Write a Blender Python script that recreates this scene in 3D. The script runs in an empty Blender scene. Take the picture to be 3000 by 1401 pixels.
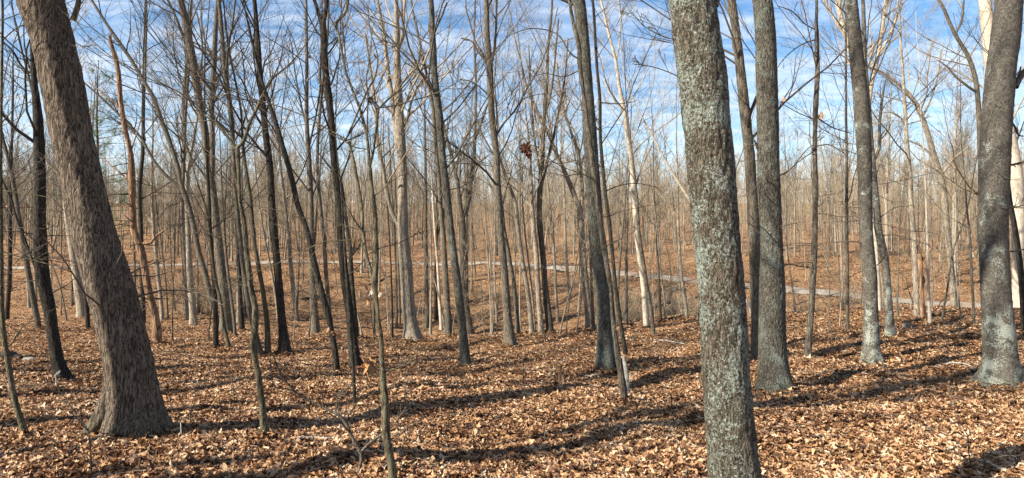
import bpy, math, numpy as np
from mathutils import Vector, noise as mnoise

# ------------------------------------------------------------------ scene, camera, sky, sun
sc = bpy.context.scene
COL = sc.collection
F, CX, HY, EYE = 1955.0, 1500.0, 680.0, 1.6        # focal length and horizon of the photograph, eye height

cam_data = bpy.data.cameras.new('camera')
cam_data.sensor_width = 36.0
cam_data.lens = 36.0 * F / 3000.0
cam_data.shift_y = (HY - 700.5) / 3000.0
cam_data.clip_start, cam_data.clip_end = 0.05, 5000
cam = bpy.data.objects.new('camera', cam_data); COL.objects.link(cam)
cam.location = (0, 0, EYE); cam.rotation_euler = (math.radians(90), 0, 0)
sc.camera = cam

SUN_EL, SHADOW_AZ = math.radians(35), math.radians(61)      # shadows run to the right and away
sd = Vector((math.sin(SHADOW_AZ) * math.cos(SUN_EL), math.cos(SHADOW_AZ) * math.cos(SUN_EL), -math.sin(SUN_EL)))
sun_data = bpy.data.lights.new('sun', 'SUN'); sun_data.energy = 5.0; sun_data.angle = math.radians(0.5)
sun_data.color = (1.0, 0.93, 0.82)
sun = bpy.data.objects.new('sun', sun_data); COL.objects.link(sun)
sun.rotation_euler = sd.to_track_quat('-Z', 'Y').to_euler(); sun.location = (-30, -15, 30)

world = bpy.data.worlds.new('World'); sc.world = world; world.use_nodes = True
wt = world.node_tree; wt.nodes.clear()
def wn(t, **k):
    n = wt.nodes.new(t)
    for a, b in k.items(): setattr(n, a, b)
    return n
sky = wn('ShaderNodeTexSky', sky_type='NISHITA', sun_disc=False, sun_elevation=SUN_EL,
         sun_rotation=math.atan2(-sd.x, -sd.y), air_density=1.0, dust_density=0.6, ozone_density=2.5)
hs = wn('ShaderNodeHueSaturation'); hs.inputs['Saturation'].default_value = 1.36; hs.inputs['Value'].default_value = 1.45
tc = wn('ShaderNodeTexCoord'); sep = wn('ShaderNodeSeparateXYZ')
zc = wn('ShaderNodeMath', operation='MAXIMUM'); zc.inputs[1].default_value = 0.04
zp = wn('ShaderNodeMath', operation='ADD'); zp.inputs[1].default_value = 0.12
dv = wn('ShaderNodeVectorMath', operation='DIVIDE')
cmb = wn('ShaderNodeCombineXYZ')
mp = wn('ShaderNodeMapping'); mp.inputs['Rotation'].default_value = (0, 0, math.radians(28)); mp.inputs['Scale'].default_value = (1.5, 3.0, 1)
n1 = wn('ShaderNodeTexNoise'); n1.inputs['Scale'].default_value = 1.9; n1.inputs['Detail'].default_value = 9; n1.inputs['Roughness'].default_value = 0.62; n1.inputs['Distortion'].default_value = 0.5
n2 = wn('ShaderNodeTexNoise'); n2.inputs['Scale'].default_value = 6.5; n2.inputs['Detail'].default_value = 6; n2.inputs['Roughness'].default_value = 0.6
mad = wn('ShaderNodeMath', operation='MULTIPLY_ADD'); mad.inputs[1].default_value = 0.35
rmp = wn('ShaderNodeValToRGB'); rmp.color_ramp.elements[0].position = 0.55; rmp.color_ramp.elements[1].position = 0.95
mxc = wn('ShaderNodeMix', data_type='RGBA'); mxc.inputs['B'].default_value = (9.5, 9.9, 10.4, 1)
cfac = wn('ShaderNodeMath', operation='MULTIPLY'); cfac.inputs[1].default_value = 0.6
bg = wn('ShaderNodeBackground'); bg.inputs['Strength'].default_value = 0.052
wo = wn('ShaderNodeOutputWorld')
L = wt.links.new
L(sky.outputs[0], hs.inputs['Color']); L(tc.outputs['Generated'], sep.inputs[0]); L(sep.outputs['Z'], zc.inputs[0]); L(zc.outputs[0], zp.inputs[0])
for i in range(3): L(zp.outputs[0], cmb.inputs[i])
L(tc.outputs['Generated'], dv.inputs[0]); L(cmb.outputs[0], dv.inputs[1]); L(dv.outputs[0], mp.inputs['Vector'])
L(mp.outputs[0], n1.inputs['Vector']); L(mp.outputs[0], n2.inputs['Vector'])
L(n2.outputs[0], mad.inputs[0]); L(n1.outputs[0], mad.inputs[2]); L(mad.outputs[0], rmp.inputs[0]); L(rmp.outputs[0], cfac.inputs[0])
hz = wn('ShaderNodeMapRange'); hz.inputs['From Min'].default_value = 0.42; hz.inputs['From Max'].default_value = 0.0; hz.inputs['To Max'].default_value = 0.3
hz2 = wn('ShaderNodeMath', operation='ADD', use_clamp=True)
L(sep.outputs['Z'], hz.inputs[0]); L(hz.outputs[0], hz2.inputs[0]); L(cfac.outputs[0], hz2.inputs[1]); L(hz2.outputs[0], mxc.inputs['Factor']); L(hs.outputs[0], mxc.inputs['A']); L(mxc.outputs['Result'], bg.inputs['Color']); L(bg.outputs[0], wo.inputs[0])

vs = sc.view_settings
vs.view_transform = 'Standard'; vs.look = 'None'; vs.exposure = 1.3; vs.gamma = 1.0; vs.use_curve_mapping = False
sc.cycles.use_denoising = True; sc.cycles.denoiser = 'OPENIMAGEDENOISE'; sc.cycles.denoising_input_passes = 'RGB_ALBEDO_NORMAL'; sc.cycles.denoising_prefilter = 'NONE'
sc.cycles.max_bounces = 3; sc.cycles.diffuse_bounces = 1; sc.cycles.transparent_max_bounces = 4
sc.cycles.sample_clamp_indirect = 6

# ------------------------------------------------------------------ mesh helpers
def link(o, parent=None):
    COL.objects.link(o)
    if parent is not None: o.parent = parent
    return o
def mesh_np(name, v, faces, mat=None, smooth=True):
    """faces: list of int arrays (n, k)"""
    me = bpy.data.meshes.new(name)
    v = np.asarray(v, np.float32)
    me.vertices.add(len(v)); me.vertices.foreach_set('co', v.ravel())
    faces = [np.asarray(f, np.int32) for f in faces if len(f)]
    nl = sum(f.size for f in faces); npoly = sum(len(f) for f in faces)
    me.loops.add(nl); me.loops.foreach_set('vertex_index', np.concatenate([f.ravel() for f in faces]))
    me.polygons.add(npoly)
    st, o = [], 0
    for f in faces:
        st.append(np.arange(len(f), dtype=np.int32) * f.shape[1] + o); o += f.size
    me.polygons.foreach_set('loop_start', np.concatenate(st))
    me.polygons.foreach_set('use_smooth', np.full(npoly, smooth))
    me.update(calc_edges=True); me.validate()
    if mat: me.materials.append(mat)
    return me
def put(name, v, faces, mat, parent=None, smooth=True):
    return link(bpy.data.objects.new(name, mesh_np(name, v, faces, mat, smooth)), parent)
def tag(o, label, cat=None, group=None, kind=None):
    if label: o['label'] = label
    if cat: o['category'] = cat
    if group: o['group'] = group
    if kind: o['kind'] = kind
    return o
def empty(name, loc):
    o = bpy.data.objects.new(name, None); o.empty_display_size = 0.2; o.location = loc
    return link(o)
def nrm(a): return a / np.maximum(np.linalg.norm(a, axis=-1, keepdims=True), 1e-9)

def tubes(P, R, S=5, cap=False):
    """P (N,K,3) paths, R (N,K) radii -> verts, [quads(, ngon caps)]"""
    P = np.asarray(P, float); R = np.asarray(R, float)
    N, K, _ = P.shape
    T = np.empty_like(P); T[:, 1:-1] = P[:, 2:] - P[:, :-2]; T[:, 0] = P[:, 1] - P[:, 0]; T[:, -1] = P[:, -1] - P[:, -2]
    T = nrm(T)
    m = nrm(P[:, -1] - P[:, 0])
    ref = np.where(np.abs(m[:, 2:3]) > 0.8, np.array([[1.0, 0, 0]]), np.array([[0, 0, 1.0]]))[:, None, :]
    U = nrm(np.cross(T, np.broadcast_to(ref, T.shape))); V = np.cross(T, U)
    a = np.arange(S) * 2 * math.pi / S
    v = P[:, :, None, :] + R[:, :, None, None] * (np.cos(a)[None, None, :, None] * U[:, :, None, :] + np.sin(a)[None, None, :, None] * V[:, :, None, :])
    v = v.reshape(-1, 3)
    n = np.arange(N)[:, None, None] * K * S; k = np.arange(K - 1)[None, :, None] * S; s = np.arange(S)[None, None, :]; s2 = (s + 1) % S
    q = np.stack([n + k + s, n + k + s2, n + k + S + s2, n + k + S + s], -1).reshape(-1, 4)
    f = [q]
    if cap:
        f.append((np.arange(N)[:, None] * K * S + (K - 1) * S + np.arange(S)[None, :]))
    return v, f
def cat_meshes(parts):
    vs_, fs, o = [], {}, 0
    for v, f in parts:
        vs_.append(v)
        for q in f: fs.setdefault(q.shape[1], []).append(q + o)
        o += len(v)
    return np.concatenate(vs_), [np.concatenate(x) for x in fs.values()]

def smooth_path(pts, K):
    """Catmull-Rom through pts (n,d) resampled to K points evenly by chord length of the first 3 dims"""
    p = np.asarray(pts, float)
    d = np.r_[0, np.cumsum(np.linalg.norm(np.diff(p[:, :3], axis=0), axis=1))]
    t = np.linspace(0, d[-1], K)
    m = np.gradient(p, d, axis=0)
    i = np.clip(np.searchsorted(d, t, side='right') - 1, 0, len(p) - 2)
    h = (d[i + 1] - d[i])[:, None]; s = ((t - d[i])[:, None]) / h
    return (2*s**3 - 3*s**2 + 1) * p[i] + (s**3 - 2*s**2 + s) * h * m[i] + (-2*s**3 + 3*s**2) * p[i+1] + (s**3 - s**2) * h * m[i+1]

def grow(rng, P, R, n, t0, t1, ang, L, K, ratio, up=0.15, wander=0.25, flat=1.0, rmin=0.0018, rmax=1.0, tip=0.3, updir=0.0):
    """children of the paths P: n per path (int or array), each of length L (per parent, array or number)"""
    N, KP, _ = P.shape
    n = np.broadcast_to(np.asarray(n), (N,)).astype(int)
    idx = np.repeat(np.arange(N), n); M = len(idx)
    t = rng.uniform(t0, t1, M); s = t * (KP - 1); i = np.minimum(s.astype(int), KP - 2); fr = (s - i)[:, None]
    pos = P[idx, i] * (1 - fr) + P[idx, i + 1] * fr
    tan = nrm(P[idx, i + 1] - P[idx, i]); r = R[idx, i] * (1 - fr[:, 0]) + R[idx, i + 1] * fr[:, 0]
    p = rng.normal(size=(M, 3)); p -= (p * tan).sum(1, keepdims=True) * tan; p = nrm(p)
    a = np.radians(rng.uniform(ang[0], ang[1], M))[:, None]
    d = np.cos(a) * tan + np.sin(a) * p
    d[:, 2] = d[:, 2] * flat + updir; d = nrm(d)
    Lc = np.broadcast_to(np.asarray(L, float), (N,))[idx] * rng.uniform(0.55, 1.2, M) * (1.1 - 0.65 * (t - t0) / max(t1 - t0, 1e-6))
    Q = np.empty((M, K, 3)); Q[:, 0] = pos
    for k in range(1, K):
        d = d + rng.normal(size=(M, 3)) * wander; d[:, 2] += up / K * 2; d = nrm(d)
        Q[:, k] = Q[:, k - 1] + d * (Lc / (K - 1))[:, None]
    r0 = np.clip(r * ratio * rng.uniform(0.7, 1.15, M), rmin, rmax)
    RR = r0[:, None] * np.linspace(1, tip, K)[None, :]
    return Q, np.maximum(RR, rmin * 0.8), Lc

# ------------------------------------------------------------------ materials
def mat_new(name):
    m = bpy.data.materials.new(name); m.use_nodes = True
    nt = m.node_tree; b = nt.nodes['Principled BSDF']; b.inputs['Roughness'].default_value = 0.9
    b.inputs['Specular IOR Level'].default_value = 0.15
    return m, nt, b
def ramp(nt, stops):
    r = nt.nodes.new('ShaderNodeValToRGB'); e = r.color_ramp.elements
    while len(e) < len(stops): e.new(0.5)
    for x, (p, c) in zip(e, stops): x.position = p; x.color = (*c, 1)
    return r
def tex(nt, kind, vec, scale, detail=4, rough=0.6, dist=0.0, **k):
    n = nt.nodes.new(kind); n.inputs['Scale'].default_value = scale
    if 'Detail' in n.inputs: n.inputs['Detail'].default_value = detail
    if 'Roughness' in n.inputs: n.inputs['Roughness'].default_value = rough
    if 'Distortion' in n.inputs: n.inputs['Distortion'].default_value = dist
    for a, b in k.items(): setattr(n, a, b)
    if vec is not None: nt.links.new(vec, n.inputs['Vector'])
    return n
def math_(nt, op, a, b=None, clamp=False):
    n = nt.nodes.new('ShaderNodeMath'); n.operation = op; n.use_clamp = clamp
    for i, x in enumerate((a, b)):
        if x is None: continue
        if isinstance(x, (int, float)): n.inputs[i].default_value = x
        else: nt.links.new(x, n.inputs[i])
    return n.outputs[0]
def mix_(nt, fac, a, b):
    n = nt.nodes.new('ShaderNodeMix'); n.data_type = 'RGBA'
    for k, x in (('Factor', fac), ('A', a), ('B', b)):
        if isinstance(x, tuple): n.inputs[k].default_value = (*x, 1)
        elif isinstance(x, (int, float)): n.inputs[k].default_value = x
        else: nt.links.new(x, n.inputs[k])
    return n.outputs['Result']

def bark(name, dark, light, lichen=None, lich_amt=0.5, fine=1.1, foot=0.0, furrow=28, stretch=0.16, bump=0.6, bdist=0.02, moss=0.0, vary=0.25):
    m, nt, b = mat_new(name); lk = nt.links.new
    tcn = nt.nodes.new('ShaderNodeTexCoord'); oi = nt.nodes.new('ShaderNodeObjectInfo')
    off = nt.nodes.new('ShaderNodeVectorMath'); off.operation = 'ADD'
    sc_ = math_(nt, 'MULTIPLY', oi.outputs['Random'], 37.0)
    lk(tcn.outputs['Object'], off.inputs[0]); lk(sc_, off.inputs[1])
    mpn = nt.nodes.new('ShaderNodeMapping'); mpn.inputs['Scale'].default_value = (1, 1, stretch); lk(off.outputs[0], mpn.inputs['Vector'])
    fn_ = tex(nt, 'ShaderNodeTexNoise', mpn.outputs[0], furrow * 0.62, 4, 0.6, 0.9)
    fd = math_(nt, 'ABSOLUTE', math_(nt, 'SUBTRACT', fn_.outputs[0], 0.5))      # long interlacing furrows
    wob = tex(nt, 'ShaderNodeTexNoise', mpn.outputs[0], furrow * 0.9, 6, 0.7, 1.2)
    fur = math_(nt, 'MULTIPLY', math_(nt, 'MULTIPLY', fd, 6.5, True), 0.55)
    h = math_(nt, 'ADD', fur, math_(nt, 'MULTIPLY', wob.outputs[0], 0.75))
    cr = ramp(nt, [(0.25, tuple(x * 0.6 for x in dark)), (0.40, dark), (0.68, light)]); lk(h, cr.inputs[0])
    crack = nt.nodes.new('ShaderNodeMapRange'); crack.inputs['From Max'].default_value = 0.04; crack.inputs['To Min'].default_value = 1.0 - 0.5 * min(1, bump)
    wf = math_(nt, 'ADD', fd, math_(nt, 'MULTIPLY', math_(nt, 'SUBTRACT', wob.outputs[0], 0.5), 0.12)); lk(wf, crack.inputs[0])
    big = tex(nt, 'ShaderNodeTexNoise', off.outputs[0], 1.7, 3, 0.6)
    bv = math_(nt, 'ADD', math_(nt, 'MULTIPLY', big.outputs[0], 2 * vary), 1.0 - vary)
    ov = math_(nt, 'MULTIPLY', bv, math_(nt, 'ADD', math_(nt, 'MULTIPLY', oi.outputs['Random'], 0.35), 0.82))
    vm = nt.nodes.new('ShaderNodeVectorMath'); vm.operation = 'SCALE'; lk(cr.outputs[0], vm.inputs[0]); lk(math_(nt, 'MULTIPLY', ov, crack.outputs[0]), vm.inputs['Scale'])
    col = vm.outputs[0]
    if lichen:
        la = tex(nt, 'ShaderNodeTexNoise', off.outputs[0], 3.2, 5, 0.65, 0.4)
        lb = tex(nt, 'ShaderNodeTexNoise', off.outputs[0], 58, 4, 0.7, 0.3)
        s = math_(nt, 'ADD', math_(nt, 'MULTIPLY', la.outputs[0], 2.0 - fine), math_(nt, 'MULTIPLY', lb.outputs[0], fine))
        c0 = 1.27 - 0.30 * lich_amt
        if foot:      # lichen thickened towards the foot, in place of sunlight on the lower trunk
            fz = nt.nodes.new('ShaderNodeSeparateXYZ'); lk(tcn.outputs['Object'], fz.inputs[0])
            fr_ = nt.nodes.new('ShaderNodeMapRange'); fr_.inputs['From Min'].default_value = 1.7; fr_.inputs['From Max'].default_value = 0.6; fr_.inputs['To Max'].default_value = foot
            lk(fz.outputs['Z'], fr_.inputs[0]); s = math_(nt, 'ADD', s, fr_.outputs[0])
        lf = ramp(nt, [(0.0, (0, 0, 0)), (1.0, (1, 1, 1))])
        mr = nt.nodes.new('ShaderNodeMapRange'); mr.inputs['From Min'].default_value = c0; mr.inputs['From Max'].default_value = c0 + 0.07
        lk(s, mr.inputs[0])
        fm = math_(nt, 'MULTIPLY', mr.outputs[0], math_(nt, 'MULTIPLY', crack.outputs[0], 1.0), True)
        lcol = mix_(nt, lb.outputs[0], tuple(x * 0.7 for x in lichen), tuple(min(1, x * 1.25) for x in lichen))
        col = mix_(nt, fm, col, lcol)
        h = math_(nt, 'ADD', h, math_(nt, 'MULTIPLY', math_(nt, 'MULTIPLY', fm, lb.outputs[0]), 0.5))
    if moss:
        sz = nt.nodes.new('ShaderNodeSeparateXYZ'); lk(tcn.outputs['Object'], sz.inputs[0])
        mr2 = nt.nodes.new('ShaderNodeMapRange'); mr2.inputs['From Min'].default_value = 0.22; mr2.inputs['From Max'].default_value = 0.0
        lk(sz.outputs['Z'], mr2.inputs[0])
        mn = tex(nt, 'ShaderNodeTexNoise', off.outputs[0], 9, 4)
        col = mix_(nt, math_(nt, 'MULTIPLY', math_(nt, 'MULTIPLY', mr2.outputs[0], mn.outputs[0]), moss), col, (0.09, 0.11, 0.03))
    lk(col, b.inputs['Base Color'])
    bp = nt.nodes.new('ShaderNodeBump'); bp.inputs['Strength'].default_value = bump; bp.inputs['Distance'].default_value = bdist
    lk(h, bp.inputs['Height']); lk(bp.outputs[0], b.inputs['Normal'])
    return m
def twigmat(name, a, c):
    m, nt, b = mat_new(name); lk = nt.links.new
    oi = nt.nodes.new('ShaderNodeObjectInfo'); tcn = nt.nodes.new('ShaderNodeTexCoord')
    n = tex(nt, 'ShaderNodeTexNoise', tcn.outputs['Object'], 2.5, 3)
    f = math_(nt, 'ADD', math_(nt, 'MULTIPLY', n.outputs[0], 0.7), math_(nt, 'MULTIPLY', oi.outputs['Random'], 0.3))
    lk(mix_(nt, f, a, c), b.inputs['Base Color'])
    return m

LICH = (0.285, 0.318, 0.262)
MT = {
 'oak':    bark('bark_oak', (0.062, 0.045, 0.032), (0.23, 0.18, 0.13), (0.36, 0.34, 0.29), 0.1, furrow=50, stretch=0.14, bump=0.85, bdist=0.03, moss=0.35),
 'lichen': bark('bark_lichened', (0.05, 0.039, 0.027), (0.155, 0.13, 0.093), LICH, 0.92, furrow=58, stretch=0.3, bump=0.9, bdist=0.025, moss=0.2),
 'lichen2':bark('bark_grey_lichen', (0.042, 0.035, 0.026), (0.13, 0.115, 0.088), (0.20, 0.222, 0.18), 0.75, furrow=56, stretch=0.24, bump=0.9, bdist=0.02, moss=0.35),
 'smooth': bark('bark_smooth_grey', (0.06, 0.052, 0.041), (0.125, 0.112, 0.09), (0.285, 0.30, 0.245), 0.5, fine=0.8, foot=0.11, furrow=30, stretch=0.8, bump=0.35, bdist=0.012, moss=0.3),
 'pale':   bark('bark_pale', (0.15, 0.122, 0.088), (0.345, 0.29, 0.215), (0.36, 0.34, 0.27), 0.4, furrow=44, stretch=0.15, bump=0.7, bdist=0.015),
 'cream':  bark('bark_cream', (0.34, 0.285, 0.21), (0.53, 0.455, 0.35), None, furrow=34, stretch=0.4, bump=0.3, bdist=0.01),
 'mid':    bark('bark_mid', (0.065, 0.052, 0.037), (0.165, 0.138, 0.10), (0.22, 0.235, 0.19), 0.45, furrow=48, stretch=0.18, bump=0.75, bdist=0.015),
 'dark':   bark('bark_dark', (0.02, 0.016, 0.012), (0.062, 0.052, 0.038), (0.12, 0.12, 0.09), 0.35, furrow=48, stretch=0.2, bump=0.75, bdist=0.015),
 'green':  bark('bark_greenish', (0.05, 0.042, 0.024), (0.135, 0.116, 0.072), (0.17, 0.182, 0.13), 0.4, furrow=44, stretch=0.3, bump=0.6, bdist=0.01, moss=0.5),
 'snag':   bark('bark_snag', (0.12, 0.072, 0.042), (0.36, 0.215, 0.125), None, furrow=24, stretch=0.1, bump=0.8, bdist=0.02),
 'wood':   bark('wood_bleached', (0.26, 0.235, 0.19), (0.50, 0.47, 0.41), None, furrow=60, stretch=0.06, bump=0.6, bdist=0.008),
 'tw':     twigmat('twigs_brown', (0.055, 0.043, 0.032), (0.155, 0.127, 0.094)),
 'twd':    twigmat('twigs_dark', (0.028, 0.023, 0.018), (0.085, 0.07, 0.052)),
 'twp':    twigmat('twigs_pale', (0.19, 0.145, 0.092), (0.42, 0.335, 0.225)),
}

# ------------------------------------------------------------------ terrain: a slope falling to a dip, a far hillside rising behind it
def P3(x, y, Y): return np.array([(x - CX) / F * Y, Y, EYE + (HY - y) / F * Y])
PROFILES = {     # picture column -> (depth in metres, picture row of the ground there)
 100:  [(5.6,1400),(7.5,1265),(10,1168),(14,1080),(20,1003),(28,958),(36,938),(50,882),(65,826),(80,785),(110,735),(150,700)],
 600:  [(5.6,1400),(7.5,1265),(10,1168),(14,1080),(20,1006),(28,968),(36,946),(50,882),(65,822),(80,778),(110,733),(150,699)],
 1100: [(5.6,1400),(7.5,1265),(10,1168),(14,1080),(20,1012),(26,986),(34,996),(42,962),(52,900),(65,830),(80,771),(110,730),(150,698)],
 1500: [(5.6,1400),(7.5,1265),(10,1166),(14,1078),(20,1010),(25,984),(34,1000),(42,965),(52,905),(64,840),(76,779),(110,732),(150,698)],
 1900: [(5.6,1396),(7.5,1256),(10,1150),(14,1055),(20,975),(26,940),(34,985),(44,925),(54,868),(62,818),(90,755),(130,712)],
 2400: [(5.6,1392),(7.5,1246),(10,1132),(14,1030),(20,950),(26,918),(33,960),(42,897),(50,860),(65,805),(90,750),(130,712)],
 2850: [(5.6,1390),(7.5,1244),(10,1126),(14,1016),(20,937),(26,909),(33,945),(40,920),(46,897),(60,822),(90,758),(130,714)],
}
FAR = lambda Y: Y if Y < 40 else 40 + (Y - 40) * 0.45        # the far slope is steep and close
PROFILES = {x: [(FAR(Y), y) for Y, y in pr] for x, pr in PROFILES.items()}
ctrl = [P3(x, y, Y) for x, pr in PROFILES.items() for Y, y in pr]
for x, src in ((-700, 100), (3700, 2850)):
    ctrl += [np.array([(x - CX) / F * Y, Y, P3(0, y, Y)[2]]) for Y, y in PROFILES[src] if Y >= 7.5]
ctrl += [np.array(p) for p in ((0,0,0),(-6,1,.1),(6,1,.1),(0,-10,.7),(-18,-4,.6),(18,-4,.9),(-20,-25,1.8),(20,-25,2.2),(0,-50,3.0),(-60,-30,2.5),(60,-30,3),
          (-110,135,2.2),(0,135,2.4),(110,135,2.0),(-250,250,9),(0,250,9),(250,250,9),(-250,420,20),(0,420,20),(250,420,20),(-250,60,-2),(250,60,-1.5),(-250,-60,3),(250,-60,3))]
ctrl = np.array(ctrl)
ROAD_PX = [(-500,800,82),(-200,794,82),(90,785,80),(500,774,81),(900,770,82),(1200,772,80),(1500,778,77),(1700,791,72),(1850,803,66),(2024,824,60),(2200,840,55),(2320,851,52),(2529,872,48.5),(2700,888,46.5),(2850,898,45.5),(3100,910,44),(3500,930,42)]
rp = np.array([[(x - CX) / F * FAR(Y), FAR(Y)] for x, y, Y in ROAD_PX]); rp = smooth_path(np.c_[rp, np.zeros(len(rp))], 160)[:, :2]
def tps_k(r2): return np.where(r2 > 1e-9, 0.5 * r2 * np.log(np.maximum(r2, 1e-9)), 0.0)
n_ = len(ctrl); A_ = np.zeros((n_ + 3, n_ + 3))
XY = ctrl[:, :2] / 50.0
A_[:n_, :n_] = tps_k(((XY[:, None] - XY[None]) ** 2).sum(-1)) + np.eye(n_) * 2e-5
A_[:n_, n_] = 1; A_[:n_, n_ + 1:] = XY; A_[n_:, :n_] = A_[:n_, n_:].T
W_ = np.linalg.solve(A_, np.r_[ctrl[:, 2], 0, 0, 0])
_rs = np.random.default_rng(5)
WAVES = [(_rs.normal(size=2) * (2 * math.pi / wl), _rs.uniform(0, 6.28), a) for wl, a in ((6, .03), (4, .025), (2.5, .018), (1.7, .014), (1.1, .01), (0.8, .007)) for _ in range(2)]
HUMPS = [(_rs.normal(size=2) * (2 * math.pi / wl), _rs.uniform(0, 6.28), a) for wl, a in ((9, .12), (6, .09), (4, .07), (3, .05)) for _ in range(2)]
def ground_z(x, y):
    x = np.atleast_1d(np.asarray(x, float)); y = np.atleast_1d(np.asarray(y, float)); sh = np.broadcast(x, y).shape
    xf = np.broadcast_to(x, sh).ravel(); yf = np.broadcast_to(y, sh).ravel(); out = np.empty(len(xf))
    for i in range(0, len(xf), 20000):
        q = np.stack([xf[i:i+20000], yf[i:i+20000]], 1) / 50.0
        k = tps_k(((q[:, None] - XY[None]) ** 2).sum(-1))
        z = k @ W_[:n_] + W_[n_] + q @ W_[n_ + 1:]
        for w, ph, a in WAVES: z += a * np.sin(xf[i:i+20000] * w[0] + yf[i:i+20000] * w[1] + ph)
        fs = np.clip((yf[i:i+20000] - 34) / 8, 0, 1) * np.clip((140 - yf[i:i+20000]) / 40, 0, 1)
        fs = fs * np.clip((np.abs(yf[i:i+20000] - np.interp(xf[i:i+20000], rp[:, 0], rp[:, 1])) - 1.5) / 4, 0, 1)
        for w, ph, a in HUMPS: z += fs * a * np.sin(xf[i:i+20000] * w[0] + yf[i:i+20000] * w[1] + ph)
        out[i:i+20000] = z
    return out.reshape(sh)
def gz(x, y): return float(ground_z(x, y)[0])
YS = np.geomspace(2.5, 240, 900)
def hit(x, y):
    """where the line of sight through a picture point meets the ground"""
    u = (x - CX) / F; zr = EYE + (HY - y) / F * YS; g = ground_z(u * YS, YS)
    i = np.nonzero(zr <= g)[0]
    if not len(i): return None
    i = max(i[0], 1); d0 = zr[i-1] - g[i-1]; d1 = zr[i] - g[i]
    Y = YS[i-1] + (YS[i] - YS[i-1]) * d0 / max(d0 - d1, 1e-9)
    return np.array([u * Y, Y, gz(u * Y, Y)])

# ground sheet
def axis(lo, hi, c, step, g):
    a = [c]; s = step
    while a[-1] < hi: a.append(a[-1] + s); s = step if a[-1] - c < 14 else s * g
    b = [c]; s = step
    while b[-1] > lo: b.append(b[-1] - s); s = step if c - b[-1] < 14 else s * g
    return np.array(b[:0:-1] + a)
gx = axis(-900, 900, 0.0, 0.28, 1.035); gy = axis(-120, 1400, 14.0, 0.28, 1.028)
GX, GY = np.meshgrid(gx, gy); 
GXc = np.clip(GX, -260, 260); GYc = np.clip(GY, -60, 420)
gv = np.stack([GX, GY, ground_z(GXc, GYc)], -1).reshape(-1, 3)
nx, ny = len(gx), len(gy)
ii = (np.arange(ny - 1)[:, None] * nx + np.arange(nx - 1)[None]).reshape(-1)
gq = np.stack([ii, ii + 1, ii + nx + 1, ii + nx], 1)

m, nt, b = mat_new('leaf_covered_ground'); lk = nt.links.new
geo = nt.nodes.new('ShaderNodeNewGeometry')
wp = tex(nt, 'ShaderNodeTexNoise', geo.outputs['Position'], 7, 3, 0.6)
wv = nt.nodes.new('ShaderNodeMix'); wv.data_type = 'RGBA'; wv.inputs['Factor'].default_value = 0.06
lk(geo.outputs['Position'], wv.inputs['A']); lk(wp.outputs['Color'], wv.inputs['B'])
vo = tex(nt, 'ShaderNodeTexVoronoi', wv.outputs['Result'], 10.0)
sx = nt.nodes.new('ShaderNodeSeparateColor'); lk(vo.outputs['Color'], sx.inputs[0])
lr = ramp(nt, [(0.0, (0.04, 0.018, 0.009)), (0.3, (0.12, 0.055, 0.025)), (0.55, (0.23, 0.113, 0.05)), (0.82, (0.37, 0.20, 0.092)), (1.0, (0.50, 0.31, 0.17))])  # leaf tones darkened to include the shade leaves cast on each other
lk(sx.outputs[0], lr.inputs[0])
pn = tex(nt, 'ShaderNodeTexNoise', geo.outputs['Position'], 0.35, 5, 0.65)
pr_ = ramp(nt, [(0.36, (0.55, 0.52, 0.50)), (0.62, (1.15, 1.09, 1.02))]); pn2 = tex(nt, 'ShaderNodeTexNoise', geo.outputs['Position'], 2.4, 5, 0.7)
lk(math_(nt, 'ADD', math_(nt, 'MULTIPLY', pn.outputs[0], .4), math_(nt, 'MULTIPLY', pn2.outputs[0], .6)), pr_.inputs[0])
mm = nt.nodes.new('ShaderNodeMix'); mm.data_type = 'RGBA'; mm.blend_type = 'MULTIPLY'; mm.inputs['Factor'].default_value = 1
lk(lr.outputs[0], mm.inputs['A']); lk(pr_.outputs[0], mm.inputs['B']); lk(mm.outputs['Result'], b.inputs['Base Color'])
hb = math_(nt, 'ADD', math_(nt, 'MULTIPLY', sx.outputs[1], 0.7), math_(nt, 'MULTIPLY', vo.outputs['Distance'], 0.6))
bp = nt.nodes.new('ShaderNodeBump'); bp.inputs['Strength'].default_value = 1.0; bp.inputs['Distance'].default_value = 0.14
lk(hb, bp.inputs['Height']); lk(bp.outputs[0], b.inputs['Normal'])
M_GROUND = m
ground = put('ground', gv, [gq], M_GROUND); tag(ground, 'woodland floor covered in brown fallen leaves', None, None, 'structure')

# gravel road across the far slope
m, nt, b = mat_new('pale_gravel'); lk = nt.links.new
geo = nt.nodes.new('ShaderNodeNewGeometry')
g1 = tex(nt, 'ShaderNodeTexNoise', geo.outputs['Position'], 14, 6, 0.7); g2 = tex(nt, 'ShaderNodeTexNoise', geo.outputs['Position'], 0.8, 4, 0.6)
gr = ramp(nt, [(0.42, (0.22, 0.13, 0.07)), (0.50, (0.25, 0.215, 0.17)), (0.7, (0.42, 0.375, 0.31))])
lk(math_(nt, 'ADD', math_(nt, 'MULTIPLY', g1.outputs[0], .5), math_(nt, 'MULTIPLY', g2.outputs[0], .5)), gr.inputs[0]); lk(gr.outputs[0], b.inputs['Base Color'])
bp = nt.nodes.new('ShaderNodeBump'); bp.inputs['Strength'].default_value = .5; lk(g1.outputs[0], bp.inputs['Height']); lk(bp.outputs[0], b.inputs['Normal'])
rt = nrm(np.gradient(rp, axis=0)); rn = np.stack([-rt[:, 1], rt[:, 0]], 1)
offs = np.array([-1.0, -0.7, -0.25, 0.25, 0.7, 1.0])
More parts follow.
